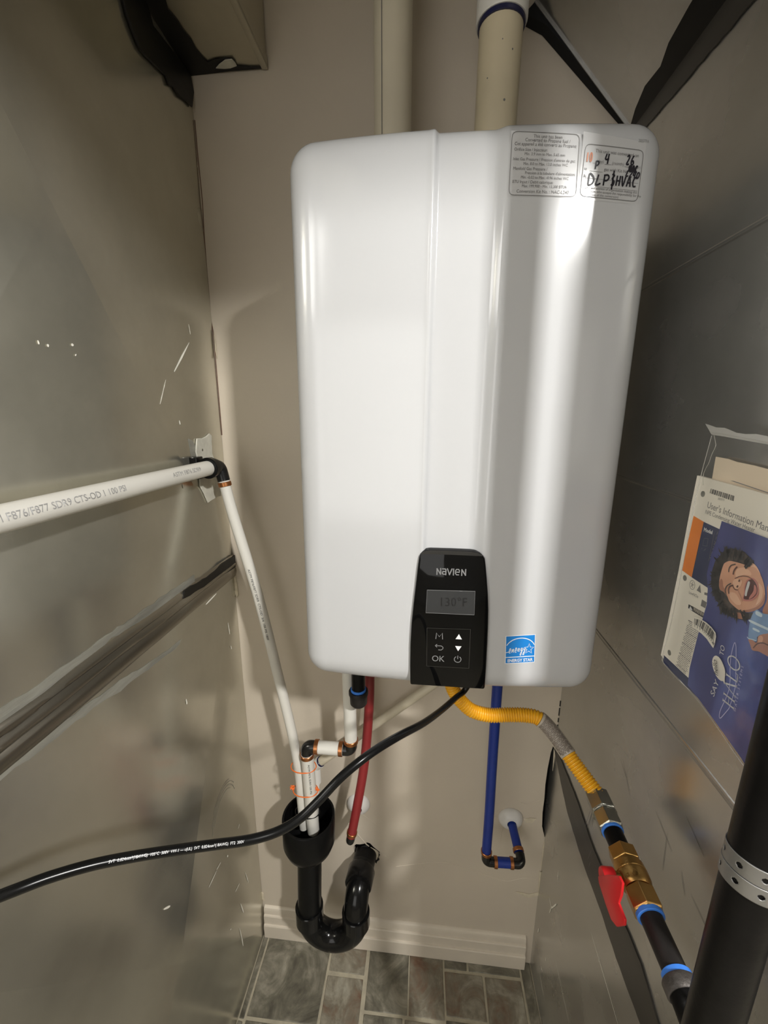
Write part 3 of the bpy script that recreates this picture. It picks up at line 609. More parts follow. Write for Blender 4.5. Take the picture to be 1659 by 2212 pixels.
# ================================================================== WATER HEATER
HW, HH, RR = .22, .734, .036
H = thing('water_heater', 'white wall-hung tankless water heater with glossy black control panel', 'water heater', (0, 0, 1.14231))
H.rotation_euler = (-.00871, .0044, 0)
ORG[H.name] = V(0, 0, 0)          # its parts are given in the heater's own frame
def sstep(a, b, x):
    t = min(1, max(0, (x - a) / (b - a))); return t * t * (3 - 2 * t)
def front(x, z=.5):
    d = .334 + .015 * (1 - (x / .22) ** 2)
    gl = sstep(-.040, -.0335, x); gr = 1 - sstep(.030, .046, x)
    lip = .0012 * math.exp(-((x + .041) / .0035) ** 2)
    return d - .0068 * gl * gr + lip
def hp(x, z, e=0.0):
    return V(x, -(front(x) + e), z)
def cover():
    xi, zi = HW - RR, HH - 2 * RR
    xs = [-xi + (2 * xi) * i / 60 for i in range(61)]
    for a in (-.046, -.043, -.0405, -.039, -.0375, -.036, -.0345, -.033, -.031, .029, .032, .035, .038, .041, .044, .047): xs.append(a)
    xs = sorted(set(round(a, 5) for a in xs)); zs = [RR + zi * j / 40 for j in range(41)]
    nx, nz = len(xs), len(zs); vs = []; fs = []
    for z in zs:
        for x in xs: vs.append(hp(x, z))
    for j in range(nz - 1):
        for i in range(nx - 1):
            a = j * nx + i; fs.append((a, a + 1, a + nx + 1, a + nx))
    # perimeter loop: (index point, outward direction)
    NC = 8; per = []
    for i in range(nx): per.append((xs[i], zs[0], (0, -1)))
    for k in range(1, NC): a = -PI / 2 + PI / 2 * k / NC; per.append((xs[-1], zs[0], (math.cos(a), math.sin(a))))
    for j in range(nz): per.append((xs[-1], zs[j], (1, 0)))
    for k in range(1, NC): a = PI / 2 * k / NC; per.append((xs[-1], zs[-1], (math.cos(a), math.sin(a))))
    for i in range(nx)[::-1]: per.append((xs[i], zs[-1], (0, 1)))
    for k in range(1, NC): a = PI / 2 + PI / 2 * k / NC; per.append((xs[0], zs[-1], (math.cos(a), math.sin(a))))
    for j in range(nz)[::-1]: per.append((xs[0], zs[j], (-1, 0)))
    for k in range(1, NC): a = PI + PI / 2 * k / NC; per.append((xs[0], zs[0], (math.cos(a), math.sin(a))))
    m = len(per); rings = []
    for s in range(11):
        if s < 9:
            th = PI / 2 * s / 8; off = RR * math.sin(th); drop = .024 * (1 - math.cos(th))
        elif s == 9: off, drop = RR, .12
        else: off, drop = RR, None
        r0 = len(vs)
        for x, z, d in per:
            y = -(front(x) - drop) if drop is not None else -.016
            vs.append(V(x + d[0] * off, y, z + d[1] * off))
        rings.append(r0)
    for a, b in zip(rings, rings[1:]):
        for k in range(m): fs.append((a + k, a + (k + 1) % m, b + (k + 1) % m, b + k))
    fs.append(tuple(rings[-1] + k for k in range(m)))
    return vs, fs
obj('cover', cover(), M['enamel'], H, angle=60)
obj('mounting_bracket', box(-.16, .16, -.017, -.0075, .64, .70), M['zinc_r'], H, smooth=False)

# control panel
po = [(-0.0527, 0.0094), (-0.0538, 0.0401), (-0.0541, 0.0772), (-0.0532, 0.1097), (-0.0509, 0.1416), (-0.0484, 0.1711), (-0.0465, 0.1948), (-0.0455, 0.2048), (-0.0447, 0.2123), (-0.0430, 0.2173), (-0.0397, 0.2212), (-0.0354, 0.2234), (-0.0292, 0.2244), (0.0001, 0.2247), (0.0260, 0.2245), (0.0344, 0.2235), (0.0398, 0.2214), (0.0438, 0.2180), (0.0463, 0.2144), (0.0482, 0.2039), (0.0509, 0.1842), (0.0539, 0.1608), (0.0560, 0.1370), (0.0570, 0.1110), (0.0577, 0.0844), (0.0583, 0.0481), (0.0584, 0.0136), (0.0574, 0.0099)]
PF_ = .3530
pn = obj('control_panel', prism([(x, -PF_, z) for x, z in po], (0, .030, 0)), M['gloss_black'], H, bevel=.0022, seg=2, angle=30)
def pmap(x, z, e=.0006): return V(x, -(PF_ + e), z)
def frame2(q, wd, fn):
    return ribbon(q, wd, fn, closed=True)
def pxmap(o, ex, ey):  # local frame on the panel: o origin, ex/ey panel-plane axes
    return lambda u, v: pmap(o[0] + ex[0] * u + ey[0] * v, o[1] + ex[1] * u + ey[1] * v)
obj('top_bevel', prism([pmap(x, z, .0002) for x, z in [(-0.0430, 0.2165), (-0.0396, 0.2206), (-0.0354, 0.2227), (-0.0292, 0.2238), (0.0001, 0.2241), (0.0260, 0.2238), (0.0345, 0.2229), (0.0402, 0.2205), (0.0423, 0.2183), (0.0003, 0.2186), (-0.0290, 0.2184), (-0.0414, 0.2179)]], (0, -.0004, 0)), mat('lit black edge', (.02, .019, .017), .3, var=.05, scale=20), pn, smooth=False)  # flat strip in a lighter black, paints in light on the sloped top
bl = [(-0.0195, 0.1889), (0.0223, 0.1890)]
bx = Vector((bl[1][0] - bl[0][0], bl[1][1] - bl[0][1])); bw = bx.length; bx.normalize(); by = Vector((-bx.y, bx.x))
def brand():
    """brand lettering drawn as strokes: N a v i e n"""
    gs = []; h = .0090; wd = .0016; s = bw / 5.35
    fn = pxmap(bl[0], bx, by)
    def L(x, *strokes):
        for q, closed in strokes:
            pts = [Vector((x + a * s, b * h)) for a, b in q]
            if len(pts) > 8: gs.append(ribbon(pts, wd, fn)); continue
            for a, b in zip(pts, pts[1:]):
                d = (b - a).normalized() * wd * .45
                gs.append(ribbon([a - d, b + d], wd, lambda u, v: fn(u, v) + V(0, -.00002 * len(gs), 0)))
    arc = lambda cx, cy, rx, ry, a0, a1, n=14: [(cx + rx * math.cos(math.radians(a0 + (a1 - a0) * k / n)), cy + ry * math.sin(math.radians(a0 + (a1 - a0) * k / n))) for k in range(n + 1)]
    L(0, ([(0.08, 0), (.08, .95), (.72, .05), (.72, 1)], False))
    L(1.0 * s, ([(.05, .95), (.5, .95), (.66, .8), (.66, 0)], False), ([(.66, .08), (.2, .08), (.06, .2), (.06, .4), (.2, .52), (.66, .52)], False))
    L(1.9 * s, ([(.02, 1), (.42, .05), (.82, 1)], False))
    L(2.95 * s, ([(.06, 0), (.06, 1)], False))
    L(3.3 * s, ([(.1, .5), (.76, .5), (.76, .75), (.6, .95), (.25, .95), (.08, .75), (.08, .25), (.25, .06), (.72, .06)], False))
    L(4.4 * s, ([(.08, 0), (.08, .95), (.74, .05), (.74, 1)], False))
    return merge(*gs)
obj('brand_lettering', brand(), M['silver_txt'], pn, smooth=False)
sq = [(-0.0318, 0.1651), (0.0352, 0.1663), (0.0359, 0.1302), (-0.0326, 0.1298)]
scr = obj('display', prism([pmap(x, z, .0002) for x, z in sq], (0, -.0010, 0)), M['screen'], pn, bevel=.0005, seg=1)
obj('display_edge', frame2([(x, z) for x, z in sq], .0007, lambda u, v: pmap(u, v, .0014)), M['silver_txt'], pn, smooth=False)
dm = [(-0.0147, 0.1414), (0.0223, 0.1427)]
dx = Vector((dm[1][0] - dm[0][0], dm[1][1] - dm[0][1])); dw = dx.length; dx.normalize(); dy = Vector((-dx.y, dx.x))
obj('display_digits', text_geo('130\u00b0F', .0185, lambda u, v: pmap(dm[0][0] + dx.x * u + dy.x * v, dm[0][1] + dx.y * u + dy.y * v, .0016), 'LEFT', .86, sp=1.08), M['screen_txt'], pn, smooth=False)
bq = [(-0.0303, 0.1054), (0.0321, 0.1069), (0.0330, 0.0440), (-0.0289, 0.0433)]
obj('button_frame', frame2(bq, .0009, pmap), mat('button frame', (.028, .027, .024), .3, var=.05, scale=20), pn, smooth=False)
obj('button_pad', prism([pmap(x, z, .0001) for x, z in bq], (0, -.0004, 0)), M['gloss_black'], pn, smooth=False)
def strokes(list_, wd, o, s, ex=(1, 0), ey=(0, 1), fn=pmap, e=.0009):
    return merge(*[ribbon([(o[0] + (ex[0] * a + ey[0] * b) * s, o[1] + (ex[1] * a + ey[1] * b) * s) for a, b in q], wd, lambda u, v: fn(u, v, e), c) for q, c in list_])
sy = [(-0.0121, 0.0937), (0.0160, 0.0940), (-0.0118, 0.0760), (0.0160, 0.0757), (-0.0125, 0.0573), (0.0160, 0.0578)]
cirp = lambda r, a0, a1, n=16: [(r * math.cos(math.radians(a0 + (a1 - a0) * k / n)), r * math.sin(math.radians(a0 + (a1 - a0) * k / n))) for k in range(n + 1)]
obj('menu_symbol', strokes([([(-.5, -.5), (-.42, .5), (0, -.1), (.42, .5), (.5, -.5)], False)], .0011, sy[0], .0098), M['silver_txt'], pn, smooth=False)
obj('up_arrow', merge(sheet([pmap(sy[1][0] + a, sy[1][1] + b, .0009) for a, b in ((-.0046, -.0036), (.0046, -.0036), (0, .0046))])), M['white_txt'], pn, smooth=False)
obj('back_symbol', strokes([([(-.62, .22), (.35, .22), (.62, .0), (.62, -.25), (.35, -.5), (-.1, -.5)], False), ([(-.32, .5), (-.62, .22), (-.32, -.06)], False)], .0011, sy[2], .0092), M['silver_txt'], pn, smooth=False)
obj('down_arrow', merge(sheet([pmap(sy[3][0] + a, sy[3][1] + b, .0009) for a, b in ((-.0046, .0036), (.0046, .0036), (0, -.0046))])), M['white_txt'], pn, smooth=False)
obj('ok_lettering', text_geo('OK', .0135, lambda u, v: pmap(sy[4][0] + u, sy[4][1] - .0048 + v, .0009), sx=.95), M['silver_txt'], pn, smooth=False)
obj('power_symbol', strokes([(cirp(.5, 120, 420), False), ([(0, .05), (0, .62)], False)], .0011, sy[5], .0098), M['silver_txt'], pn, smooth=False)

# stickers
def hpatch(c, nu, nv, e):
    return patch([(a, 0, b) for a, b in c], nu, nv, lambda p, s, t: hp(p.x, p.z, e))
def hmap(x, z, e=.0007): return hp(x, z, e)
lq = [(0.0469, 0.6544), (0.1229, 0.6515), (0.1209, 0.7120), (0.0465, 0.7165)]
rq = [(0.1257, 0.6496), (0.1949, 0.6451), (0.1953, 0.7049), (0.1256, 0.7144)]
def rounded(c, r, n=4):
    c = [Vector(p) for p in c]; out = []
    for i in range(4):
        a = (c[i - 1] - c[i]).normalized(); b = (c[(i + 1) % 4] - c[i]).normalized()
        for k in range(n + 1):
            t = k / n; out.append(c[i] + a * r * (1 - t) ** 2 + b * r * t ** 2)
    # densify straight edges
    d = []
    for p, q in zip(out, out[1:] + out[:1]):
        m = max(1, int((q - p).length / .01)); d += [p.lerp(q, k / m) for k in range(m)]
    return d
def shrink(c, k):
    m = sum((Vector(p) for p in c), Vector((0, 0))) / 4
    return [m + (Vector(p) - m) * k for p in c]
L1 = obj('conversion_label', hpatch(shrink(lq, 1.03), 12, 8, .0003), M['label'], H)
obj('label_border', ribbon(rounded(lq, .006), .0007, hmap, True), M['ink'], L1, smooth=False)
def lines(c, rows, parent, ink):
    """rows: (text, v from bottom 0..1, u 0..1 anchor, align, height m)"""
    c = [Vector(p) for p in c]
    gs = []
    for s, v, u, al, h in rows:
        p = c[0].lerp(c[3], v).lerp(c[1].lerp(c[2], v), u)
        ex = (c[1].lerp(c[2], v) - c[0].lerp(c[3], v)).normalized(); ey = Vector((-ex.y, ex.x))
        gs.append(text_geo(s, h, lambda a, b: hmap(p.x + ex.x * a + ey.x * b, p.y + ex.y * a + ey.y * b), al, .93))
    return merge(*gs)
obj('label_text', lines(lq, [('This unit has been', .915, .53, 'CENTER', .0047), ('Converted to Propane fuel /', .855, .53, 'CENTER', .0047), ("Cet appareil a \u00e9t\u00e9 converti au Propane", .79, .50, 'CENTER', .0047),
    ('Orifice Size / Injecteur:', .705, .04, 'LEFT', .0043), ('Min. 3.9 mm to Max. 5.65 mm', .64, .5, 'CENTER', .0040), ("Inlet Gas Pressure / Pression d'entr\u00e9e du gaz:", .555, .03, 'LEFT', .0041),
    ('Min. 8.0 to Max. 13.0 inches WC', .485, .52, 'CENTER', .0040), ('Manifold Gas Pressure /', .405, .04, 'LEFT', .0043), ("Pression \u00e0 la tubulure d'alimentation:", .34, .22, 'LEFT', .0041),
    ('Min. -0.02 to Max. -0.96 inches WC', .27, .52, 'CENTER', .0040), ('BTU Input / Debit calorique:', .195, .04, 'LEFT', .0043), ('Max. 199,900 - Min. 13,300 BTUh', .13, .52, 'CENTER', .0040), ('Conversion Kit No. : NAC-L240', .04, .5, 'CENTER', .0048)], L1, 'ink'), M['ink'], L1, smooth=False)
L2 = obj('conversion_label', hpatch(shrink(rq, 1.02), 12, 8, .0003), M['label'], H)
rq2 = [(0.1274, 0.6523), (0.1936, 0.6470), (0.1940, 0.6971), (0.1284, 0.7033)]
obj('label_border', ribbon(rounded(rq2, .006), .0007, hmap, True), M['ink'], L2, smooth=False)
obj('label_text', lines(rq2, [('This unit was converted on', .86, .55, 'CENTER', .0048), ('(day)', .67, .21, 'LEFT', .0045), ('(month)', .665, .48, 'LEFT', .0045), ('(year)', .64, .84, 'LEFT', .0042), ('to', .51, .02, 'LEFT', .0040), ('gas with Kit No.', .53, .36, 'LEFT', .0046), ('By', .37, .02, 'LEFT', .0040),
    ('(name and address of organization making this', .155, .03, 'LEFT', .0036), ('conversion, who accepts the responsibility for the', .09, .03, 'LEFT', .0036), ('correctness of this conversion)', .025, .03, 'LEFT', .0036)], L2, 'ink'), M['ink'], L2, smooth=False)
def uline(v, u0, u1):
    c = [Vector(p) for p in rq2]; a = c[0].lerp(c[3], v); b = c[1].lerp(c[2], v)
    return ribbon([a.lerp(b, u0 + (u1 - u0) * k / 8) for k in range(9)], .0003, hmap)
obj('label_rule', merge(uline(.655, .15, .21), uline(.655, .36, .47), uline(.65, .70, .84), uline(.50, .12, .34), uline(.36, .06, .98), uline(.21, .25, .98)), M['ink'], L2, smooth=False)
HWR = {'D': [[(.1, 0), (.12, 1), (.5, .95), (.85, .6), (.75, .2), (.4, 0), (.1, 0)]], 'L': [[(.35, 1), (.22, .5), (.1, .08), (.4, .06), (.78, .2)]], 'P': [[(.12, 0), (.15, .95)], [(.02, .95), (.6, 1), (.8, .75), (.55, .5), (.15, .48)]],
       '&': [[(.05, .95), (.75, .85), (.2, .58), (.85, .35), (.55, .02), (.05, .12)], [(.45, 1.25), (.42, -.3)]], 'H': [[(.1, 0), (.12, 1)], [(.7, 0), (.75, 1)], [(.1, .5), (.75, .5)]], 'V': [[(.0, 1), (.35, 0), (.75, 1)]], 'A': [[(0, 0), (.4, 1), (.75, 0)], [(.15, .38), (.65, .38)]],
       'C': [[(.75, .85), (.4, .95), (.1, .5), (.3, .08), (.8, .1)]], '1': [[(.3, 0), (.35, 1)]], '0': [[(.4, 1), (.1, .7), (.1, .3), (.4, 0), (.7, .3), (.7, .75), (.4, 1)]], '4': [[(.2, 1), (.05, .4), (.7, .45)], [(.6, 1), (.5, -.1)]],
       '2': [[(.1, .8), (.4, 1), (.65, .75), (.1, .05), (.75, .08)]], '6': [[(.6, 1), (.2, .6), (.1, .2), (.4, 0), (.7, .2), (.5, .45), (.15, .3)]], 'N': [[(.05, 0), (.1, 1), (.6, 0), (.65, 1)]]}
def hand(s, p0, p1, h, wd):
    p0 = Vector(p0); p1 = Vector(p1); ex = (p1 - p0); cw = ex.length / len(s); ex.normalize(); ey = Vector((-ex.y, ex.x)); gs = []
    for i, ch in enumerate(s):
        if ch == ' ': continue
        for q in HWR[ch]:
            pts = [p0 + ex * (cw * (i + .06 + a * .9)) + ey * (h * b) for a, b in q]
            sm = spline([(p.x, p.y, 0) for p in pts], 4)
            gs.append(ribbon([(p.x, p.y) for p in sm], wd, lambda u, v: hmap(u, v, .0010)))
    return merge(*gs)
hq = [(0.1340, 0.6634), (0.1596, 0.6622), (0.1659, 0.6625), (0.1908, 0.6610), (0.1511, 0.6848), (0.1579, 0.6845), (0.1753, 0.6832), (0.1852, 0.6827), (0.1763, 0.6717), (0.1927, 0.6696), (0.1605, 0.6624), (0.1649, 0.6622), (0.1304, 0.6860), (0.1378, 0.6860), (0.1407, 0.6789), (0.1460, 0.6787)]
obj('handwriting', merge(hand('DLP', hq[0], hq[1], .0105, .0017), hand('&', hq[10], hq[11], .0120, .0017), hand('HVAC', hq[2], hq[3], .0100, .0017), hand('4', hq[4], hq[5], .0088, .0016), hand('26', hq[6], hq[7], .0092, .0016), hand('L240', hq[8], hq[9], .0062, .0015),
    hand('P', hq[14], hq[15], .0075, .0016), hand('NAC', (hq[8][0] + .003, hq[8][1] + .0046), (hq[9][0] - .003, hq[9][1] + .0060), .0062, .0021)), M['marker'], L2, smooth=False)
obj('handwriting', hand('10', hq[12], hq[13], .0088, .0013), M['marker_or'], L2, smooth=False)
sn = [(0.1865, 0.7053), (0.1994, 0.7030)]
obj('serial_print', text_geo('20055771A', .0042, lambda u, v: hmap(sn[0][0] + u * .98 , sn[0][1] - u * .06 + v), 'LEFT', .62), M['ink'], H, smooth=False)

eq = [(0.0857, 0.0510), (0.1286, 0.0548), (0.1260, 0.1001), (0.0835, 0.0960)]
E1 = obj('efficiency_sticker', hpatch(eq, 8, 8, .0003), M['white_txt'], H)
ec = [Vector(p) for p in eq]
def es(u, v, e=.0008):
    p = ec[0].lerp(ec[3], v).lerp(ec[1].lerp(ec[2], v), u); return hp(p.x, p.y, e)
def equad(u0, u1, v0, v1, e=.0005):
    return patch([(u0, v0, 0), (u1, v0, 0), (u1, v1, 0), (u0, v1, 0)], 6, 4, lambda p, s, t: es(p.x, p.y, e))
obj('blue_field', merge(equad(.02, .98, .02, .215), equad(.02, .98, .245, .98)), M['sky_blue'], E1)
obj('sticker_text', text_geo('ENERGY STAR', .148, lambda u, v: es(.5 + u, .06 + v), 'CENTER', .90, bold=.004), M['white_txt'], E1, smooth=False)
arc = [(.5 + .49 * math.cos(math.radians(a)), .52 + .38 * math.sin(math.radians(a))) for a in range(158, 17, -7)]
star = [(.79 + (.17 if k % 2 == 0 else .07) * math.cos(PI / 2 + k * PI / 5 - .05), .50 + (.19 if k % 2 == 0 else .078) * math.sin(PI / 2 + k * PI / 5 - .05)) for k in range(10)]
obj('sticker_arc', ribbon(arc, .028, es), M['white_txt'], E1, smooth=False)
obj('sticker_star', ribbon(star, .020, es, True), M['white_txt'], E1, smooth=False)
scr_e = {'e': [(0, .35), (.5, .5), (.45, .85), (.2, .9), (.05, .5), (.2, .1), (.6, .15)], 'n': [(0, .1), (.1, .75), (.15, .3), (.4, .8), (.5, .2), (.7, .2)], 'r': [(0, .2), (.15, .8), (.25, .65), (.5, .7), (.4, .2), (.6, .2)], 'g': [(.5, .7), (.15, .75), (.05, .35), (.3, .2), (.5, .7), (.4, -.5), (.1, -.55), (.2, -.1), (.7, .3)], 'y': [(0, .7), (.1, .3), (.4, .4), (.5, .75), (.35, -.5), (.05, -.5), (.2, -.05), (.6, .2)]}
gs = [ribbon([(.01, .40), (.12, .43)], .022, es)]
for i, ch in enumerate('energy'):
    q = [(.11 + i * .098 + a * .105 + b * .03, .37 + b * .19 + i * .008) for a, b in scr_e[ch]]
    gs.append(ribbon([(p.x, p.y) for p in spline([(a, b, 0) for a, b in q], 4)], .022, es))
obj('sticker_script', merge(*gs), M['white_txt'], E1, smooth=False)

# ================================================================== PIPES
VIEW = V(-0.04, -0.9, 1.55)      # side of a pipe on which its print was rolled faces into the room
def curve_map(path, r, s0, tw=0.0):
    path = [Vector(p) for p in path]; L = [0]
    for a, b in zip(path, path[1:]): L.append(L[-1] + (b - a).length)
    def fn(u, v):
        s = min(L[-1] - 1e-6, max(0, s0 + u)); j = 0
        while j < len(L) - 2 and L[j + 1] < s: j += 1
        t = (s - L[j]) / (L[j + 1] - L[j]); p = path[j].lerp(path[j + 1], t); T = (path[j + 1] - path[j]).normalized()
        o = (VIEW - p); o = (o - T * o.dot(T)).normalized(); y = o.cross(T)
        a = v / r + tw
        return p + (o * math.cos(a) + y * math.sin(a)) * (r + .0004 + r * .018)
    return fn, L[-1]
def pipe_text(name, s, size, path, r, s0, m, parent, tw=0.0, sx=1.0, flip=False):
    pth = list(path)[::-1] if flip else path
    fn, Lg = curve_map(pth, r, s0, tw)
    return obj(name, text_geo(s, size, lambda u, v: fn(u * sx, v - size * .35), 'LEFT'), M[m], parent, smooth=False)

# --- vents
v1 = thing('vent_pipe', 'plain white plastic vent pipe rising from the middle of the heater top', 'pipe', (-.1035, -.11, 1.86), 'vent pipes above the heater')
obj('pipe', tube([(-.1035, -.11, 1.8775), (-.1045, -.11, HZ)], .0302, 32), M['pvc_cream'], v1)
obj('coupling', lathe((-.1043, -.11, 2.181), (-.1043, -.11, 2.4), [(0, .0305), (0, .0345), (.002, .0355), (.10, .0355), (.10, .0305)], 32), M['pvc_white'], v1)
obj('cement_ring', ring((-.1043, -.11, 2.179), (0, 0, 1), .030, .0322, .005, 32), M['primer_blue'], v1)
obj('seam_mark', tube([(-.1180, -.1372, 1.88), (-.1190, -.1372, 2.17)], .0006, 6), M['ink'], v1)
v2 = thing('vent_pipe', 'aged cream plastic vent pipe with a navy cement ring under its white coupling', 'pipe', (.054, -.15, 1.86), 'vent pipes above the heater')
ax0, ax1 = V(.0535, -.15, 1.8775), V(.0585, -.15, HZ)
obj('pipe', tube([ax0, ax1], .0308, 32), M['pvc_yellow'], v2)
cp = ax0.lerp(ax1, (2.098 - 1.8775) / (HZ - 1.8775))
obj('coupling', lathe(cp, ax1, [(0, .0312), (0, .0350), (.002, .0362), (.12, .0362), (.12, .0312)], 32), M['pvc_white'], v2)
obj('cement_ring', ring(cp - V(0, 0, .0022), ax1 - ax0, .0305, .0334, .0066, 32), M['primer'], v2)
g = []
for (a, z, s) in [(-1.9, 1.93, .0012), (-1.35, 1.99, .0016), (-2.2, 2.02, .0010), (-1.1, 2.05, .0011), (-1.6, 2.06, .0008), (-.7, 1.95, .0012)]:
    c = V(.0535 + (z - 1.855) * .0084 + .0309 * math.cos(a), -.15 + .0309 * math.sin(a), z)
    g.append(lathe(c - V(math.cos(a), math.sin(a), 0) * .0004, c + V(math.cos(a), math.sin(a), 0), [(0, s), (.0007, s)], 7))
o = obj('stain_specks', merge(*g), M['ink'], v2); o['kind'] = 'stuff'

# --- white tubing from the left wall down into the trap
rp = thing('relief_tube', 'white plastic tube running along the left metal wall, then bending down into the black funnel', 'pipe', (-.455, -.10, 1.45))
Xr = -.4545
hor = [V(Xr, -.122, 1.4515), V(Xr + .0005, -.30, 1.4525), V(Xr + .002, -.58, 1.4530), V(Xr + .003, -.80, 1.4535)]
obj('horizontal_tube', tube(spline(hor, 8), .0143, 24), M['pex_white'], rp)
low = spline([(-.4500, -.0985, 1.428), (-.4335, -.1000, 1.345), (-.3915, -.1025, 1.165), (-.3545, -.1060, .960), (-.3300, -.1100, .820), (-.3190, -.1125, .730), (-.3165, -.1125, .640), (-.3140, -.1125, .560)], 10)
obj('lower_tube', tube(low, .0111, 22), M['pex_white'], rp)
obj('elbow', tube(fillet([(Xr, -.140, 1.4515), (Xr, -.0985, 1.4515), (-.4485, -.0985, 1.420)], .012, 8), .0124, 20), M['fitting'], rp)
obj('crimp_ring', ring(low[2], low[3] - low[1], .0108, .0132, .009, 24), M['copper'], rp)
obj('elbow_collar', ring((Xr, -.1265, 1.4515), (0, 1, 0), .0125, .0163, .016, 24), M['fitting'], rp)
pipe_text('pipe_print', 'ASTM F876/F877 SDR9 CTS-OD 1 100 PSI', .0112, spline(hor, 8), .0143, .215, 'print_faint', rp, tw=.05, flip=True, sx=1.0)
pipe_text('pipe_print', 'ASTM F876 SDR9', .0100, spline(hor, 8), .0143, .520, 'print_faint', rp, tw=.15, flip=True, sx=1.15)
pipe_text('pipe_print', 'ASTM F876/F877 SDR9  CTS-OD  3/4  100 PSI 180F', .0062, low, .0111, .20, 'ink_dark', rp, tw=-.25, sx=1.25)
cl = thing('pipe_clamp', 'black pipe clamp holding the white tube end on the torn white patch', 'clamp', (Xr, -.135, 1.4515))
obj('clamp_ring', ring((Xr, -.1405, 1.4515), (0, 1, 0), .0143, .0205, .015, 28), M['abs'], cl)
obj('clamp_base', box(WL + .0055, Xr - .0175, -.152, -.128, 1.430, 1.473), M['abs'], cl, bevel=.002)
sw = (-0.4882, -0.1024, 1.4826)
obj('screw', lathe(V(*sw), V(*sw) + V(1, 0, 0), [(0, .0042), (.0016, .0042), (.003, .002)], 14), M['steel'], cl)

# --- condensate line
cn = thing('condensate_pipe', 'white pipe with copper crimp rings stepping from under the heater into the black funnel', 'pipe', (-.19, -.12, .80))
CY = -.12; zc = .8065
XA, XB = -.1905, -.2945
obj('upper_pipe', tube([(XA - .004, CY, 1.1405), (XA, CY, zc + .019)], .0144, 22), M['pex_white'], cn)
obj('cross_pipe', tube([(XA - .0185, CY, zc - .0005), (XB + .0185, CY, zc)], .0144, 22), M['pex_white'], cn)
obj('lower_pipe', tube([(XB, CY, zc - .019), (XB + .0065, CY, .560)], .0144, 22), M['pex_white'], cn)
obj('elbow', tube(fillet([(XA, CY, zc + .022), (XA, CY, zc), (XA - .022, CY, zc)], .011, 8), .0138, 20), M['fitting'], cn)
obj('elbow', tube(fillet([(XB + .022, CY, zc), (XB, CY, zc), (XB, CY, zc - .022)], .011, 8), .0138, 20), M['fitting'], cn)
for p, a in [((XA, CY, zc + .0245), (0, 0, 1)), ((XA - .0235, CY, zc), (1, 0, 0)), ((XB + .0235, CY, zc), (1, 0, 0)), ((XB, CY, zc - .0245), (0, 0, 1))]:
    obj('crimp_ring', ring(p, a, .0140, .0163, .0092, 26), M['copper'], cn)
pipe_text('pipe_print', 'ASTM F876 SDR9 100 PSI', .0060, [(XB, CY, zc - .035), (XB + .0065, CY, .560)], .0144, .004, 'ink_dark', cn, tw=.12, sx=1.3)

# --- cream pipe along the wall behind
cr = thing('cream_pipe', 'thin cream plastic pipe slanting along the back wall with a blue cement ring', 'pipe', (-.29, -.04, .66))
pA = V(-.2890, -.040, .6830); pB = V(-.0245, -.040, .9160); dr = (pB - pA).normalized()
obj('slanted_pipe', tube([pA, pB + dr * .30], .0107, 20), M['pvc_cream'], cr)
obj('cement_ring', ring(pA + dr * .0035, dr, .0104, .0126, .0045, 24), M['primer'], cr)
obj('elbow', tube(fillet([pA + dr * .002, pA - dr * .016, V(-.2990, -.047, .628)], .014, 8), .0140, 20), M['pvc_white'], cr)
obj('drop_pipe', tube([V(-.2985, -.046, .640), V(-.2960, -.088, .545)], .0104, 20), M['pvc_white'], cr)

# --- ties round the pair of white pipes
def tie(name, label, z, x0, m, r=.0012, knots=(), sag=.004):
    cx, cy = x0, -.1172; pts = []
    for k in range(36):
        a = 2 * PI * k / 36
        pts.append(V(cx + .0300 * math.cos(a), cy + .0190 * math.sin(a), z - sag * math.cos(2 * a) * .3 + sag * .6 * math.sin(a)))
    t = thing(name, label, 'wire tie', (cx, cy, z), 'wire ties round the white pipes')
    obj('loop', tube(pts, r, 8, closed=True), M[m], t)
    for kx, kz in knots:
        b = V(cx + kx, cy - .004, z + kz); gs = []
        for q in range(5):
            d = V(random.uniform(-.006, .006), random.uniform(-.003, .003), random.uniform(-.005, .005))
            gs.append(tube(spline([b - d, b + V(d.z, d.y, d.x) * .7, b + d], 5), r, 6))
        obj('twisted_end', merge(*gs), M[m], t)
    return t
tie('wire_tie', 'orange wire tie round the two white pipes just under the corner elbow', .7470, -.3055, 'orange_wire')
tie('wire_tie', 'orange wire tie with twisted ends round the two white pipes just above the black funnel', .6790, -.3035, 'orange_wire', knots=((-.031, .007), (.030, .010)))
tie('wire_tie', 'black wire tie round the two white pipes inside the black funnel', .6160, -.3015, 'rubber')

# --- drain trap
tr = thing('drain_trap', 'black plastic drain trap with a wide funnel on top, piped into the wall', 'drain trap', (-.30, -.11, .15))
TX, TY = -.3015, -.1105
cup = [(0, .0585), (0, .0625), (.002, .0640), (.072, .0640), (.090, .058), (.106, .041), (.112, .0345), (.126, .0345), (.126, .0300), (.108, .0300), (.098, .040), (.086, .052), (.074, .0580)]
g = lathe((TX, TY, .597), (TX - .002, TY, .470), cup + [(0, .0585)], 48)
obj('funnel', (g[0], g[1][:-2]), M['abs_matt'], tr, angle=50)
legb = V(-.3125, -.1095, .268)
obj('drop_pipe', tube([(TX - .0015, TY, .500), legb], .0303, 32), M['abs_matt'], tr)
UXr = -.1895; UY = -.105; zU = .262
uc = [(-.3130, UY - .0035, zU + .012)]
for k in range(25):
    a = PI + PI * k / 24; cx = (-.3130 + UXr) / 2; rx = (UXr + .3130) / 2
    uc.append((cx + rx * math.cos(a), UY - .0035 + .0035 * k / 24, zU + .067 * math.sin(a)))
uc.append((UXr, UY, zU + .012))
obj('u_bend', tube(uc, .0325, 32), M['abs'], tr)
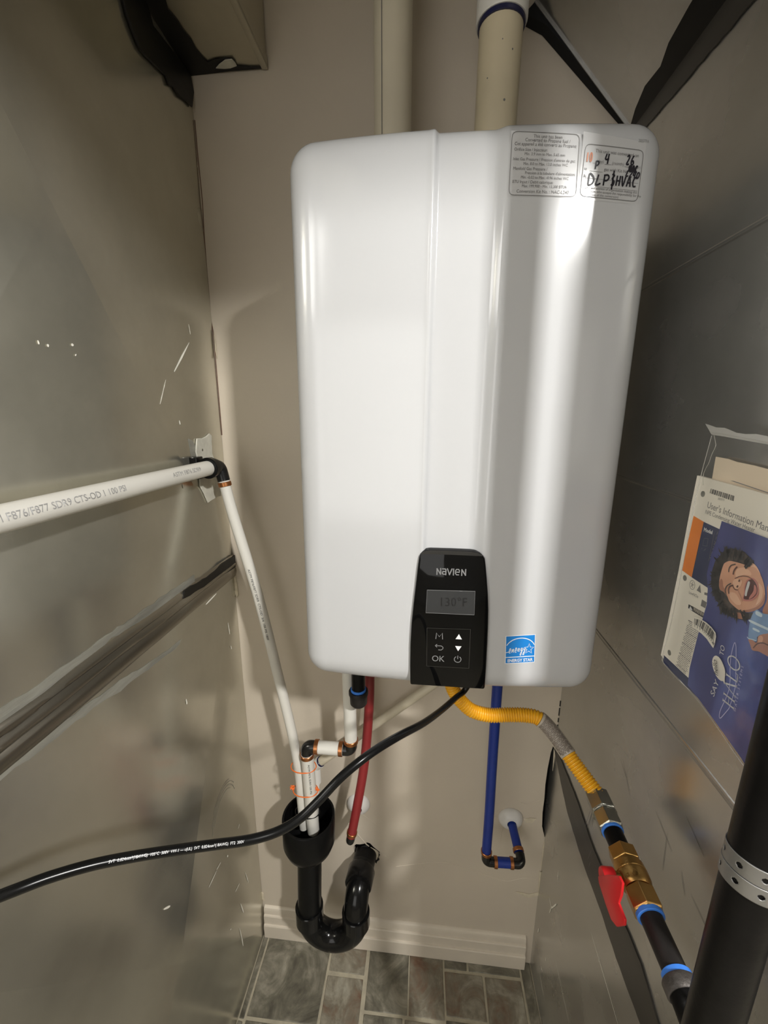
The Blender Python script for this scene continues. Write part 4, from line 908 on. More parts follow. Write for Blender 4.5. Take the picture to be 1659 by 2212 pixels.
obj('hub', lathe((-.3130, UY - .0035, .246), (-.3127, UY - .0035, .300), [(0, .0325), (.004, .0362), (.050, .0362), (.052, .0345), (.052, .0305)], 36), M['abs'], tr)
obj('hub', lathe((UXr, UY, .246), (UXr, UY, .300), [(0, .0325), (.004, .0362), (.044, .0362), (.046, .0345), (.046, .0305)], 36), M['abs'], tr)
obj('arm_elbow', tube(fillet([(UXr, UY, .258), (UXr, UY, .3435), (UXr + .0085, -.030, .3440)], .054, 16), .0312, 32), M['abs'], tr)
ad = V(.0085, .075, .0005).normalized()
obj('arm_hub', lathe(V(UXr + .0025, -.083, .3437), V(UXr + .0085, -.030, .344), [(0, .0315), (0, .0350), (.003, .0362), (.040, .0362), (.043, .0345), (.043, .0305)], 36), M['abs'], tr)
obj('arm_pipe', tube([V(UXr + .0055, -.056, .3438), V(UXr + .0165, .040, .3445)], .0303, 32), M['iron_dk'], tr)

# --- hot and cold tubing
es1 = thing('pipe_escutcheon', 'round white pipe escutcheon on the wall, half hidden behind the red tube', 'escutcheon', (-.196, 0, .519), 'white wall escutcheons')
es2 = thing('pipe_escutcheon', 'round white pipe escutcheon on the wall, with the blue tube coming out', 'escutcheon', (.209, 0, .5175), 'white wall escutcheons')
for e, (x, z) in ((es1, (-.196, .519)), (es2, (.209, .5175))):
    g = lathe((x, -.0002, z), (x, -1, z), [(0, .0315), (.003, .0318), (.009, .0285), (.015, .0225), (.019, .0165), (.0195, .0116), (.004, .0114)], 36)
    obj('dome', (g[0], g[1][:-2]), M['escutcheon'], e, angle=60)
rd = thing('hot_water_tube', 'red plastic water tube hanging from the heater down to a copper ring', 'pipe', (-.2, -.1, .505))
rpth = spline([(-.1570, -.062, 1.1405), (-.1535, -.066, .985), (-.1560, -.072, .868), (-.1660, -.083, .735), (-.1830, -.094, .620), (-.1985, -.0985, .530)], 10)
obj('tube', tube(rpth, .0111, 22), M['pex_red'], rd)
obj('crimp_ring', ring(rpth[-2], rpth[-1] - rpth[-4], .0108, .0130, .008, 24), M['copper'], rd)
obj('elbow', tube(fillet([rpth[-1] + V(.001, 0, .004), V(-.2030, -.0990, .5095), V(-.2020, -.078, .5095)], .010, 6), .0108, 18), M['fitting'], rd)
obj('wall_stub', tube([V(-.2022, -.082, .5095), V(-.1960, .004, .519)], .0109, 18), M['pex_red'], rd)

bl_ = thing('cold_water_tube', 'blue plastic water tube dropping from the heater and looping back to the wall', 'pipe', (.135, -.1, .49))
b0 = spline([(.1285, -.102, 1.1405), (.1290, -.102, .965), (.1305, -.101, .780), (.1325, -.100, .640), (.1325, -.100, .518)], 8)
obj('long_tube', tube(b0, .0111, 22), M['pex_blue'], bl_)
zl = .4945; c1 = V(.1325, -.100, zl); c2 = V(.2175, -.100, zl + .0025)
obj('elbow', tube(fillet([V(.1325, -.100, .522), c1, c1 + V(.024, 0, 0)], .010, 6), .0108, 18), M['fitting'], bl_)
obj('short_tube', tube([c1 + V(.020, 0, .0004), c2 - V(.019, 0, 0)], .0111, 22), M['pex_blue'], bl_)
obj('elbow', tube(fillet([c2 - V(.022, 0, 0), c2, c2 + V(-.0005, .020, .006)], .010, 6), .0110, 18), M['fitting'], bl_)
bw_ = V(.2090, .004, .5175); bd = (bw_ - c2).normalized()
obj('wall_tube', tube([c2 + bd * .024, bw_], .0108, 22), M['pex_blue'], bl_)
for p, a in [((.1325, -.100, .5235), (0, 0, 1)), (c1 + V(.0235, 0, 0), (1, 0, 0)), (c2 - V(.0235, 0, 0), (1, 0, 0)), (c2 + bd * .0285, bd)]:
    obj('crimp_ring', ring(p, a, .0108, .0131, .0082, 24), M['copper'], bl_)

# --- capped stub under the heater
cs = thing('capped_stub', 'short black capped pipe with blue sealant under the heater', 'pipe stub', (-.166, -.15, .95))
obj('pipe', tube([(-.1665, -.150, 1.1405), (-.1665, -.150, .980)], .0142, 22), M['iron_dk'], cs)
obj('cap', lathe((-.1665, -.150, .9865), (-.1665, -.150, .90), [(0, .0143), (0, .0196), (.002, .0206), (.0085, .0206), (.0095, .0190), (.030, .0180), (.034, .0150)], 30), M['iron'], cs)
obj('sealant_ring', ring((-.1665, -.150, .9885), (0, 0, 1), .0142, .0162, .006, 26), M['sealant'], cs)

# ================================================================== GAS LINE
GX, GZ = .2420, .9720
hs = thing('gas_hose', 'yellow corrugated gas hose curving from under the heater towards the right metal wall', 'hose', (.03, -.25, 1.04))
hpts = [(.0120, -.245, 1.1405), (.0155, -.247, 1.098)] + [(0.0206, -0.2500, 1.0784), (0.0326, -0.2520, 1.0590), (0.0492, -0.2560, 1.0444), (0.0641, -0.2570, 1.0378), (0.0885, -0.2570, 1.0341), (0.1204, -0.2570, 1.0377), (0.1475, -0.2590, 1.0406), (0.1678, -0.2630, 1.0399), (0.1842, -0.2720, 1.0293), (0.1991, -0.2900, 1.0169), (0.2152, -0.3140, 1.0010)] + [(GX + .0004, -.3500, GZ + .0045)]
hpath = resample(spline(hpts, 16), 1150)
LH = sum((b - a).length for a, b in zip(hpath, hpath[1:]))
def corr(i0, i1):
    seg = hpath[i0:i1]; s = 0; rr = []
    for k, p in enumerate(seg):
        if k: s += (p - seg[k - 1]).length
        rr.append(.0124 - .0019 * (0.5 - 0.5 * math.cos(2 * PI * s / .0043)) ** 2)
    return tube(seg, rr, 20)
# the flat-lying tag covers the middle of the hose
def idx_near(q):
    q = V(*q); return min(range(len(hpath)), key=lambda i: (hpath[i] - q).length)
ia = idx_near((0.1710, -0.2630, 1.0383)); ib = idx_near((0.2088, -0.3050, 1.0071))
obj('corrugated_hose', merge(corr(0, ia + 10), corr(ib - 10, len(hpath))), M['yellow'], hs, angle=80)
obj('tag_sleeve', tube(hpath[ia:ib + 1], .0134, 22), M['sleeve'], hs)
g = []
fnT, LT = curve_map(hpath[ia:ib + 1], .0134, 0)
random.seed(3)
for row in range(-6, 7):
    v = row * .0021; u = .003
    while u < LT - .004:
        l = random.uniform(.002, .009)
        e = min(LT - .002, u + l)
        g.append(ribbon([(u, v), ((u + e) / 2, v), (e, v)], .0011, fnT)); u = e + random.uniform(.0006, .0014)
o = obj('tag_print', merge(*g), M['brown_ink'], hs, smooth=False); o['kind'] = 'stuff'
gy = V(0, -1, 0)
obj('flare_nut', lathe((GX, -.3435, GZ + .001), (GX, -1, GZ), [(0, .0150), (.002, .0185), (.030, .0185), (.0325, .0160)], 6, phase=.3), M['steel'], hs, smooth=False, bevel=.0006, seg=1)
obj('adapter_nut', lathe((GX, -.3760, GZ), (GX, -1, GZ), [(0, .0155), (.001, .0180), (.023, .0180), (.025, .0165)], 6, phase=.3), M['steel'], hs, smooth=False, bevel=.0006, seg=1)
obj('washer', ring((GX, -.3755, GZ), gy, .010, .0178, .0022, 26), M['steel'], hs)

nb = thing('pipe_nipple', 'short black iron pipe between the hose nut and the brass valve', 'pipe', (GX, -.415, GZ))
obj('pipe', tube([(GX, -.3985, GZ), (GX, -.4370, GZ)], .0130, 24), M['iron_dk'], nb)
obj('sealant_ring', ring((GX, -.4015, GZ), gy, .0130, .0150, .005, 26), M['sealant'], nb)

gv = thing('gas_valve', 'brass gas shutoff valve with a red lever handle on the black pipe', 'valve', (GX, -.465, GZ))
obj('valve_end', lathe((GX, -.4280, GZ), (GX, -1, GZ), [(0, .0150), (.001, .0188), (.017, .0188), (.0185, .0165)], 6, phase=.25), M['brass'], gv, smooth=False, bevel=.0008, seg=2)
obj('valve_body', lathe((GX, -.4450, GZ), (GX, -1, GZ), [(0, .0150), (.002, .0178), (.004, .0180), (.005, .0190), (.014, .0196), (.0145, .0188), (.016, .0188), (.0165, .0196), (.026, .0190), (.030, .0172), (.032, .0160)], 32), M['brass'], gv, angle=35)
obj('valve_end', lathe((GX, -.4770, GZ), (GX, -1, GZ), [(0, .0165), (.002, .0188), (.024, .0188), (.026, .0170)], 6, phase=.25), M['brass'], gv, smooth=False, bevel=.0008, seg=2)
def vmap(y0, a0):
    r = .0198
    return lambda u, v: V(GX - r * math.cos(a0 + u / r) , y0 - v, GZ + r * math.sin(a0 + u / r))
obj('cast_lettering', merge(text_geo('C US', .0070, vmap(-.4560, 1.05), bold=.0002), text_geo('1/2 600', .0062, vmap(-.4690, 1.05), bold=.0002)), M['brass'], gv, smooth=False)
obj('stem', lathe((GX - .012, -.4660, GZ), (-1, -.4660, GZ), [(0, .0080), (.014, .0080), (.016, .0062), (.026, .0062)], 20), M['brass'], gv)
hb_ = obj('handle', lathe((GX - .0245, -.4660, GZ), (-1, -.4660, GZ), [(0, .0108), (.001, .0118), (.013, .0118), (.0155, .0105)], 24), M['red'], gv)
blade = [(0.2015, -0.4633, 0.9694), (0.2015, -0.4834, 1.0000), (0.2015, -0.5049, 1.0288), (0.2015, -0.5138, 1.0303), (0.2015, -0.5152, 1.0135), (0.2015, -0.5127, 0.9983), (0.2015, -0.5221, 0.9979), (0.2015, -0.5288, 0.9979), (0.2015, -0.5299, 0.9904), (0.2015, -0.5178, 0.9687), (0.2015, -0.5056, 0.9601), (0.2015, -0.4899, 0.9604), (0.2015, -0.4754, 0.9627), (0.2015, -0.4678, 0.9641)]
obj('lever', prism(blade, (-.0034, 0, 0)), M['red'], hb_, bevel=.0012, seg=2)
lm = [(0.1983, -0.4853, 0.9932), (0.1983, -0.5179, 0.9814)]
ly = (V(*lm[1]) - V(*lm[0])).normalized(); lx = V(-1, 0, 0).cross(ly)
obj('lever_print', text_geo('ON  OPEN', .0060, lambda u, v: V(.1982, 0, 0) + V(0, lm[0][1], lm[0][2]) + ly * u + lx * (v - .002), 'LEFT', .80), M['red_dk'], hb_, smooth=False)

gp = thing('gas_pipe', 'black iron gas pipe running from the brass valve along the right metal wall', 'pipe', (GX, -.53, GZ))
obj('pipe', tube([(GX, -.4990, GZ), (GX, -.5640, GZ)], .0130, 26), M['iron'], gp)
obj('sealant_ring', ring((GX, -.5045, GZ), gy, .0130, .0158, .006, 28), M['sealant'], gp)
obj('sealant_ring', ring((GX, -.5600, GZ), gy, .0130, .0156, .006, 28), M['sealant'], gp)
ge = thing('pipe_elbow', 'cast iron elbow at the lower end of the gas pipe beside the upright black pipe', 'pipe fitting', (GX, -.58, GZ))
obj('collar', lathe((GX, -.5635, GZ), (GX, -1, GZ), [(0, .0135), (0, .0178), (.0015, .0188), (.011, .0188), (.013, .0172)], 30), M['cast'], ge)
obj('bend', tube(fillet([(GX, -.570, GZ), (GX, -.5900, GZ), (GX + .014, -.5900, GZ - .040)], .016, 8), .0165, 26), M['iron_dk'], ge)

# ================================================================== POWER CORD
pc = thing('power_cord', 'black power cord looping from under the heater across the front to the left', 'power cord', (-.1, -.5, 1.15))
cpath = [(.052, -.290, 1.1405)] + [(0.0370, -0.2884, 1.1044), (0.0207, -0.3121, 1.1071), (-0.0036, -0.3563, 1.1180), (-0.0319, -0.4196, 1.1456), (-0.0628, -0.4822, 1.1773), (-0.0917, -0.5176, 1.1837), (-0.1192, -0.5394, 1.1731), (-0.1416, -0.5542, 1.1550), (-0.1600, -0.5654, 1.1416), (-0.1805, -0.5762, 1.1352), (-0.2052, -0.5877, 1.1359), (-0.2383, -0.5985, 1.1390), (-0.2689, -0.6106, 1.1443), (-0.2993, -0.6260, 1.1528), (-0.3253, -0.6428, 1.1622), (-0.3480, -0.6599, 1.1692), (-0.3638, -0.6730, 1.1726), (-0.3782, -0.6826, 1.1729), (-0.3929, -0.6943, 1.1734)]
cpath = spline(cpath, 8)
obj('cable', tube(cpath, .0047, 16), M['rubber'], pc)
def cord_text(s, size, px0, tw, m, sx):
    q = V(*px0); rev = cpath[::-1]
    acc = 0; best = (9, 0)
    for a, b in zip(rev, rev[1:]):
        if (a - q).length < best[0]: best = ((a - q).length, acc)
        acc += (b - a).length
    pipe_text('cord_print', s, size, rev, .0047, best[1], m, pc, tw=tw, sx=sx)
cord_text('SVT  0.824mm\u00b2(18AWG)  105\u00b0C  300V  VW-1 --- c(UL)  SVT  0.824mm\u00b2(18AWG)  FT2  300V', .0030, (-0.3168, -0.6351, 1.1566), -.10, 'white_txt', 1.02)

# ================================================================== UPRIGHT BLACK PIPE AND STRAP
sp_ = thing('standpipe', 'thick upright black pipe at the right edge near the wall', 'pipe', (.2330, -.6165, 0))
SX, SY = .2330, -.6165
obj('pipe', tube([(SX, SY, 0), (SX, SY, HZ)], .0198, 36), M['iron_dk'], sp_)
hg = thing('hanger_strap', 'galvanized perforated strap wrapped round the upright black pipe', 'strap', (SX, SY, 1.2))
def band(z0, z1, r, tilt):
    """perforated band: a fine ring of quads with round openings left out"""
    n, m = 200, 24; vs = []; fs = []
    for j in range(m + 1):
        for k in range(n):
            a = 2 * PI * k / n
            vs.append(V(SX + r * math.cos(a), SY + r * math.sin(a), z0 + (z1 - z0) * j / m + tilt * math.cos(a + 2.2)))
    for j in range(m):
        for k in range(n):
            du = (((k + .5) % 25) - 12.5) * 2 * PI * r / n; dv = ((j + .5) / m - .5) * (z1 - z0)
            if math.hypot(du, dv) < .0025: continue
            fs.append((j * n + k, j * n + (k + 1) % n, (j + 1) * n + (k + 1) % n, (j + 1) * n + k))
    o = obj('perforated_band', (vs, fs), M['strap'], hg)
    md = o.modifiers.new('thickness', 'SOLIDIFY'); md.thickness = .0009
    return o
band(1.1990, 1.2145, .0206, .004); band(1.1835, 1.1985, .0210, .004)
obj('band_tail', prism([(SX + .018, SY + .0115, 1.200), (SX + .018, SY + .0115, 1.214), (WR - .001, SY + .048, 1.218), (WR - .001, SY + .048, 1.204)], (.0006, .0012, 0)), M['strap'], hg, smooth=False)
obj('bolt', lathe((SX + .030, SY + .010, 1.207), (SX + .030, -1, 1.207), [(0, .005), (.004, .005)], 6), M['strap'], hg, smooth=False)

# ================================================================== BAG OF MANUALS ON THE RIGHT WALL
def RX(d): return WR - d
bg = thing('document_bag', 'clear plastic zip bag hanging on the right metal wall, holding booklets', 'plastic bag', (RX(.002), -.45, 1.2))
cs_ = [(0.2760, -0.3914, 1.2449), (0.2760, -0.6624, 1.2133), (0.2760, -0.5438, 1.5225), (0.2760, -0.4064, 1.5328)]
def crinkle(p, s, t):
    k = min(1, 8 * s, 8 * (1 - s), 8 * t, 8 * (1 - t))
    return V(p.x + (noise.noise(V(p.y * 28, p.z * 34, 1)) * .0022 + abs(noise.noise(V(p.y * 9 + p.z * 14, p.z * 6, 5))) * .003) * k - .001, p.y, p.z)
obj('film_front', patch([cs_[0], cs_[1], cs_[2], cs_[3]], 34, 40, crinkle), M['film'], bg)
obj('film_fold', tube(spline([(0.2753, -0.4094, 1.5322), (0.2753, -0.4140, 1.5245), (0.2753, -0.4152, 1.5200), (0.2753, -0.4117, 1.5111), (0.2753, -0.4094, 1.5014), (0.2753, -0.4060, 1.4948), (0.2753, -0.4040, 1.4869), (0.2753, -0.4069, 1.4762)], 6), .00028, 6), M['film_edge'], bg)
ze = [(0.2745, -0.3937, 1.5439), (0.2745, -0.4023, 1.5424), (0.2745, -0.4128, 1.5403), (0.2745, -0.4250, 1.5404), (0.2745, -0.4355, 1.5381), (0.2745, -0.4439, 1.5360), (0.2745, -0.4564, 1.5353), (0.2745, -0.4701, 1.5360), (0.2745, -0.4834, 1.5346), (0.2745, -0.5125, 1.5325), (0.2745, -0.5148, 1.5240), (0.2745, -0.4854, 1.5273), (0.2745, -0.4580, 1.5292), (0.2745, -0.4275, 1.5314), (0.2745, -0.4081, 1.5324), (0.2745, -0.4064, 1.5333), (0.2745, -0.4004, 1.5384)]
obj('zip_strip', prism(ze, (-.0006, 0, 0)), M['film_edge'], bg)
obj('zip_bead', tube(spline([(0.2735, -0.4080, 1.5342), (0.2735, -0.4286, 1.5331), (0.2735, -0.4591, 1.5307), (0.2735, -0.4863, 1.5287), (0.2735, -0.5157, 1.5256)], 4), .0007, 6), M['film_edge'], bg)
obj('film_edge', tube(spline([(0.2753, -0.4060, 1.5312), (0.2753, -0.4028, 1.5073), (0.2753, -0.4003, 1.4861), (0.2753, -0.3980, 1.4484), (0.2753, -0.3967, 1.3699), (0.2753, -0.3935, 1.2908), (0.2753, -0.3892, 1.2495), (0.2753, -0.3941, 1.2405), (0.2753, -0.4225, 1.2389), (0.2753, -0.4417, 1.2398), (0.2753, -0.4673, 1.2384), (0.2753, -0.4965, 1.2326), (0.2753, -0.5228, 1.2259), (0.2753, -0.5481, 1.2215)], 6), .00035, 6), M['film_edge'], bg)

sh = tag(obj('folded_sheet', prism([(0.2955, -0.3891, 1.5067), (0.2955, -0.4090, 1.5063), (0.2955, -0.4224, 1.5045), (0.2955, -0.4473, 1.5036), (0.2955, -0.4638, 1.5023), (0.2955, -0.5011, 1.5000), (0.2955, -0.5112, 1.4623), (0.2955, -0.4217, 1.4531), (0.2955, -0.3938, 1.4614), (0.2955, -0.3896, 1.4823)], (-.0012, 0, 0)), M['cream_paper'], bevel=.0003, seg=1, loc=(RX(.006), -.4, 1.42)), 'cream folded paper sheet at the top of the plastic bag, behind the booklets', 'paper')

um = thing('user_manual', 'white user information manual with orange and navy cover inside the plastic bag', 'manual', (RX(.012), -.42, 1.23))
dM = .0120
def flat(name, pts, m, parent, th=.0004, **k): return obj(name, prism(pts, (-th, 0, 0)), M[m], parent, smooth=False, **k)
flat('cover_page', [(0.2935, -0.3707, 1.4821), (0.2935, -0.4727, 1.4793), (0.2935, -0.5666, 1.4764), (0.2935, -0.6184, 1.2796), (0.2935, -0.5711, 1.2455), (0.2935, -0.4149, 1.2248), (0.2935, -0.3616, 1.2332), (0.2935, -0.3641, 1.2755), (0.2935, -0.3675, 1.3592), (0.2935, -0.3689, 1.4423)], 'paper', um, .0040)
flat('orange_band', [(0.2895, -0.3775, 1.4336), (0.2895, -0.3970, 1.4311), (0.2895, -0.3961, 1.3969), (0.2895, -0.3941, 1.3601), (0.2895, -0.3732, 1.3615)], 'orange', um, .00005)
flat('navy_block', [(0.2895, -0.3970, 1.4311), (0.2895, -0.5106, 1.4254), (0.2895, -0.5307, 1.3507), (0.2895, -0.4281, 1.3593), (0.2895, -0.3941, 1.3601)], 'navy', um, .00005)
flat('navy_foot', [(0.2895, -0.3682, 1.2371), (0.2895, -0.4199, 1.2394), (0.2895, -0.4431, 1.2410), (0.2895, -0.4467, 1.2279), (0.2895, -0.4201, 1.2264), (0.2895, -0.3702, 1.2272)], 'navy', um, .00005)
flat('title_tab', [(0.2895, -0.4259, 1.4846), (0.2895, -0.4308, 1.4851), (0.2895, -0.4776, 1.4814), (0.2895, -0.4778, 1.4805)], 'grey_txt', um, .00005)
def rtext(name, s, p0, p1, h, m, parent, d, ref=None, sh=0.0, bold=0.0, sp=1.0):
    """lettering in the right-wall plane, p0 -> p1 spans the text (or its first part, ref); p are (y, z)"""
    p0 = Vector(p0); p1 = Vector(p1); ex = (p1 - p0); L = ex.length; ex.normalize(); ey = Vector((ex.y, -ex.x))
    idn = lambda u, v: V(u, v, 0)
    w0 = max(v.x for v in text_geo(ref or s, h, idn, 'LEFT', 1, sh, bold, sp)[0]); k = L / w0
    g0 = text_geo(s, h, idn, 'LEFT', 1, sh, bold, sp)
    vs = [V(RX(d), p0.x + ex.x * v.x * k + ey.x * v.y, p0.y + ex.y * v.x * k + ey.y * v.y) for v in g0[0]]
    return obj(name, (vs, g0[1]), M[m], parent, smooth=False)
def rmap(d): return lambda u, v: V(RX(d), u, v)
def yz(pts): return [(p[1], p[2]) for p in pts]
q = [(-0.3976, 1.4486), (-0.4683, 1.4455), (-0.3967, 1.4411), (-0.4720, 1.4399), (-0.4129, 1.4610), (-0.4231, 1.4613), (-0.3998, 1.4207), (-0.4150, 1.4211), (-0.4358, 1.4358), (-0.4609, 1.4404)]
rtext('title_text', "User's Information Manual", q[0], q[1], .0105, 'grey_txt', um, .01215, ref="User's Information ")
rtext('subtitle_text', 'NPE Condensing Water Heater', q[2], q[3], .0068, 'grey_txt', um, .01215)
rtext('barcode_text', '30059771', q[4], q[5], .0036, 'grey_txt', um, .01215)
rtext('model_text', 'Model', q[6], q[7], .0062, 'white_txt', um, .01225, bold=.0002)
def barcode(a, b, c, d_, seed, dd, parent, m='ink_dark'):
    """bars between the edge a->b (top) and d_->c (bottom)"""
    rr = random.Random(seed); gs = []; t = 0
    a, b, c, d_ = [Vector(p) for p in (a, b, c, d_)]
    while t < .98:
        w_ = rr.choice([.012, .02, .03, .045]); e = min(1, t + w_)
        gs.append(sheet([V(RX(dd), *p) for p in (a.lerp(b, t), a.lerp(b, e), d_.lerp(c, e), d_.lerp(c, t))])); t = e + rr.choice([.012, .018, .03])
    return obj('barcode', merge(*gs), M[m], parent, smooth=False)
bq2 = [(-0.3988, 1.4710), (-0.4372, 1.4698), (-0.4376, 1.4641), (-0.3982, 1.4657)]
barcode(bq2[0], bq2[1], bq2[2], bq2[3], 4, .01215, um)
for p in [(0.2895, -0.3870, 1.4625), (0.2895, -0.3822, 1.3543), (0.2895, -0.3785, 1.2471)]:
    obj('punch_hole', lathe(V(*p), V(p[0] - 1, p[1], p[2]), [(0, .0036), (.0003, .0036)], 18), M['smear'], um, smooth=False)
# model table on the navy block
mt = [(-0.4176, 1.4236), (-0.4175, 1.3897), (-0.4245, 1.4218), (-0.4243, 1.4159), (-0.4237, 1.4098), (-0.4231, 1.4037), (-0.4220, 1.3973), (-0.4215, 1.3925)]
obj('table_rule', ribbon([mt[0], mt[1]], .0004, rmap(.01220)), M['grey_txt'], um, smooth=False)
for k, nm in enumerate(('150', '180', '210', '240', '199', '240')):
    c = Vector(mt[2 + k]); rtext('model_number', nm, c + Vector((.004, .0012)), c + Vector((-.005, -.0002)), .0055, 'silver_txt', um, .01220)
mi = [(-0.4033, 1.4127), (-0.4097, 1.4143), (-0.4102, 1.4054), (-0.4028, 1.4037), (-0.4027, 1.4002), (-0.4093, 1.4017), (-0.4062, 1.3986), (-0.4020, 1.3993)]
obj('model_icon', ribbon(mi[:4], .0005, rmap(.01220), True), M['silver_txt'], um, smooth=False)
obj('model_icon', merge(ribbon([mi[4], mi[7]], .0005, rmap(.01220)), ribbon([mi[5], mi[6]], .0005, rmap(.01220))), M['silver_txt'], um, smooth=False)
# small marks, warning bar and body text on the white part
mk = [(0.2894, -0.3978, 1.3517), (0.2894, -0.4110, 1.3517)]
cy, cz = mk[0][1], mk[0][2]
obj('mark', merge(ribbon([(cy + .0048 * math.cos(a), cz + .0056 * math.sin(a)) for a in [2 * PI * k / 20 for k in range(20)]], .0006, rmap(.01215), True), *[ribbon([(cy, cz), (cy + .0034 * math.cos(a), cz + .004 * math.sin(a))], .0007, rmap(.01215)) for a in [PI / 2 + 2 * PI * k / 5 for k in range(5)]]), M['grey_txt'], um, smooth=False)
cy, cz = mk[1][1], mk[1][2]
obj('mark', merge(sheet([V(RX(.01215), cy + a, cz + b) for a, b in ((0, .006), (-.004, -.003), (.004, -.003))])), M['grey_txt'], um, smooth=False)
obj('mark', merge(sheet([(0.2894, -0.4202, 1.3522), (0.2894, -0.4256, 1.3537), (0.2894, -0.4265, 1.3506), (0.2894, -0.4208, 1.3494)])), M['grey_txt'], um, smooth=False)
obj('mark', merge(sheet([(0.2894, -0.4187, 1.3424), (0.2894, -0.4271, 1.3426), (0.2894, -0.4267, 1.3350), (0.2894, -0.4184, 1.3342)])), M['grey_txt'], um, smooth=False)
flat('warning_bar', [(0.2894, -0.3977, 1.3260), (0.2894, -0.4063, 1.3271), (0.2894, -0.4311, 1.3296), (0.2894, -0.4291, 1.3229), (0.2894, -0.4069, 1.3212), (0.2894, -0.3981, 1.3212)], 'ink_dark', um, .00004)
flat('warning_sign', [(0.2893, -0.4017, 1.3257), (0.2893, -0.4068, 1.3222), (0.2893, -0.4001, 1.3209)], 'white_txt', um, .00004)
wq = [(-0.4079, 1.3226), (-0.4288, 1.3247)]
rtext('warning_text', 'WARNING', wq[0], wq[1], .0068, 'sleeve', um, .01225, bold=.0002)
lw = [(-0.3942, 1.3391), (-0.4120, 1.3407), (-0.3958, 1.3372), (-0.4120, 1.3389)]
rtext('mark_text', 'LowNOx', lw[0], lw[1], .0052, 'grey_txt', um, .01215)
tb = [(-0.4024, 1.3068), (-0.4246, 1.3103), (-0.3949, 1.2405), (-0.4180, 1.2409)]
A_, B_, C_, D_ = [Vector(p) for p in tb]; gs = []; rr = random.Random(5)
for k in range(30):
    t = k / 29; a = A_.lerp(C_, t); b = B_.lerp(D_, t)
    u = .0 if rr.random() < .7 else .1
    while u < .9:
        e = min(.97, u + rr.uniform(.12, .4)); gs.append(ribbon([a.lerp(b, u), a.lerp(b, e)], .00085 if k % 7 else .0013, rmap(.01215))); u = e + .03
o = obj('body_text', merge(*gs), M['grey_txt'], um, smooth=False); o['kind'] = 'stuff'
# curled barcode sticker
sk = [(0.2850, -0.4179, 1.3196), (0.2850, -0.4265, 1.3220), (0.2850, -0.4390, 1.3233), (0.2850, -0.4478, 1.3223), (0.2850, -0.4553, 1.3197), (0.2850, -0.4572, 1.3160), (0.2850, -0.4576, 1.3081), (0.2850, -0.4567, 1.3017), (0.2850, -0.4532, 1.3027), (0.2850, -0.4447, 1.3060), (0.2850, -0.4346, 1.3072), (0.2850, -0.4257, 1.3065), (0.2850, -0.4185, 1.3061), (0.2850, -0.4176, 1.3093)]
s1 = flat('barcode_sticker', sk, 'paper', um, .0003)
bs = [(-0.4196, 1.3183), (-0.4295, 1.3214), (-0.4411, 1.3220), (-0.4499, 1.3207), (-0.4558, 1.3175), (-0.4568, 1.3090), (-0.4479, 1.3113), (-0.4389, 1.3125), (-0.4289, 1.3126), (-0.4205, 1.3116)]
gs = []; rr = random.Random(9); top = [Vector(p) for p in bs[:5]]; bot = [Vector(p) for p in bs[5:][::-1]]
def along(P, t):
    f = t * (len(P) - 1); i = min(len(P) - 2, int(f)); return P[i].lerp(P[i + 1], f - i)
t = 0
while t < .98:
    e = min(1, t + rr.choice([.010, .02, .035])); gs.append(sheet([V(RX(.0170), *p) for p in (along(top, t), along(top, e), along(bot, e), along(bot, t))])); t = e + rr.choice([.01, .02, .03])
obj('barcode', merge(*gs), M['ink_dark'], s1, smooth=False)
sn2 = [(-0.4217, 1.3090), (-0.4365, 1.3104), (-0.4445, 1.3097), (-0.4527, 1.3072), (-0.4561, 1.3051)]
P5 = [Vector(p) for p in sn2]; txt = '0069516405265'
gs = []
for i, ch in enumerate(txt):
    a = along(P5, i / 13); b = along(P5, (i + .9) / 13); ex = (b - a).normalized(); ey = Vector((ex.y, -ex.x))
    gs.append(text_geo(ch, .0046, lambda u, v: V(RX(.0170), a.x + ex.x * u + ey.x * v, a.y + ex.y * u + ey.y * v), 'LEFT', .8))
obj('serial_text', merge(*gs), M['ink_dark'], s1, smooth=False)

# --- blue brochure with the photograph of a laughing child
br = thing('brochure', 'blue brochure with a photo of a laughing child, lying sideways in the plastic bag', 'brochure', (RX(.0145), -.47, 1.25))
dB = .0140
pg = flat('cover_page', [(0.2875, -0.4287, 1.4401), (0.2875, -0.4916, 1.4394), (0.2875, -0.5833, 1.4373), (0.2875, -0.6352, 1.2830), (0.2875, -0.5565, 1.1992), (0.2875, -0.5192, 1.2155), (0.2875, -0.4882, 1.2219), (0.2875, -0.4496, 1.2295), (0.2875, -0.4259, 1.2324), (0.2875, -0.4237, 1.2545), (0.2875, -0.4266, 1.3011), (0.2875, -0.4309, 1.3418), (0.2875, -0.4279, 1.3591), (0.2875, -0.4217, 1.3750), (0.2875, -0.4229, 1.3998), (0.2875, -0.4265, 1.4168)], 'brochure', br, .0004)
lay = [0.0147]
def art(name, pts, m, parent=br):
    lay[0] += .00005
    d = lay[0]
    P = [Vector((p[1], p[2])) for p in pts]; n = len(P); out = []
    for i in range(n):      # closed rounded outline
        a, b, c, e = P[i - 1], P[i], P[(i + 1) % n], P[(i + 2) % n]
        for k in range(4):
            t = k / 4
            out.append(0.5 * ((2 * b) + (c - a) * t + (2 * a - 5 * b + 4 * c - e) * t * t + (3 * b - a - 3 * c + e) * t ** 3))
    return obj(name, ([V(RX(d), p.x, p.y) for p in out], [tuple(range(len(out)))]), M[m], parent, smooth=False)
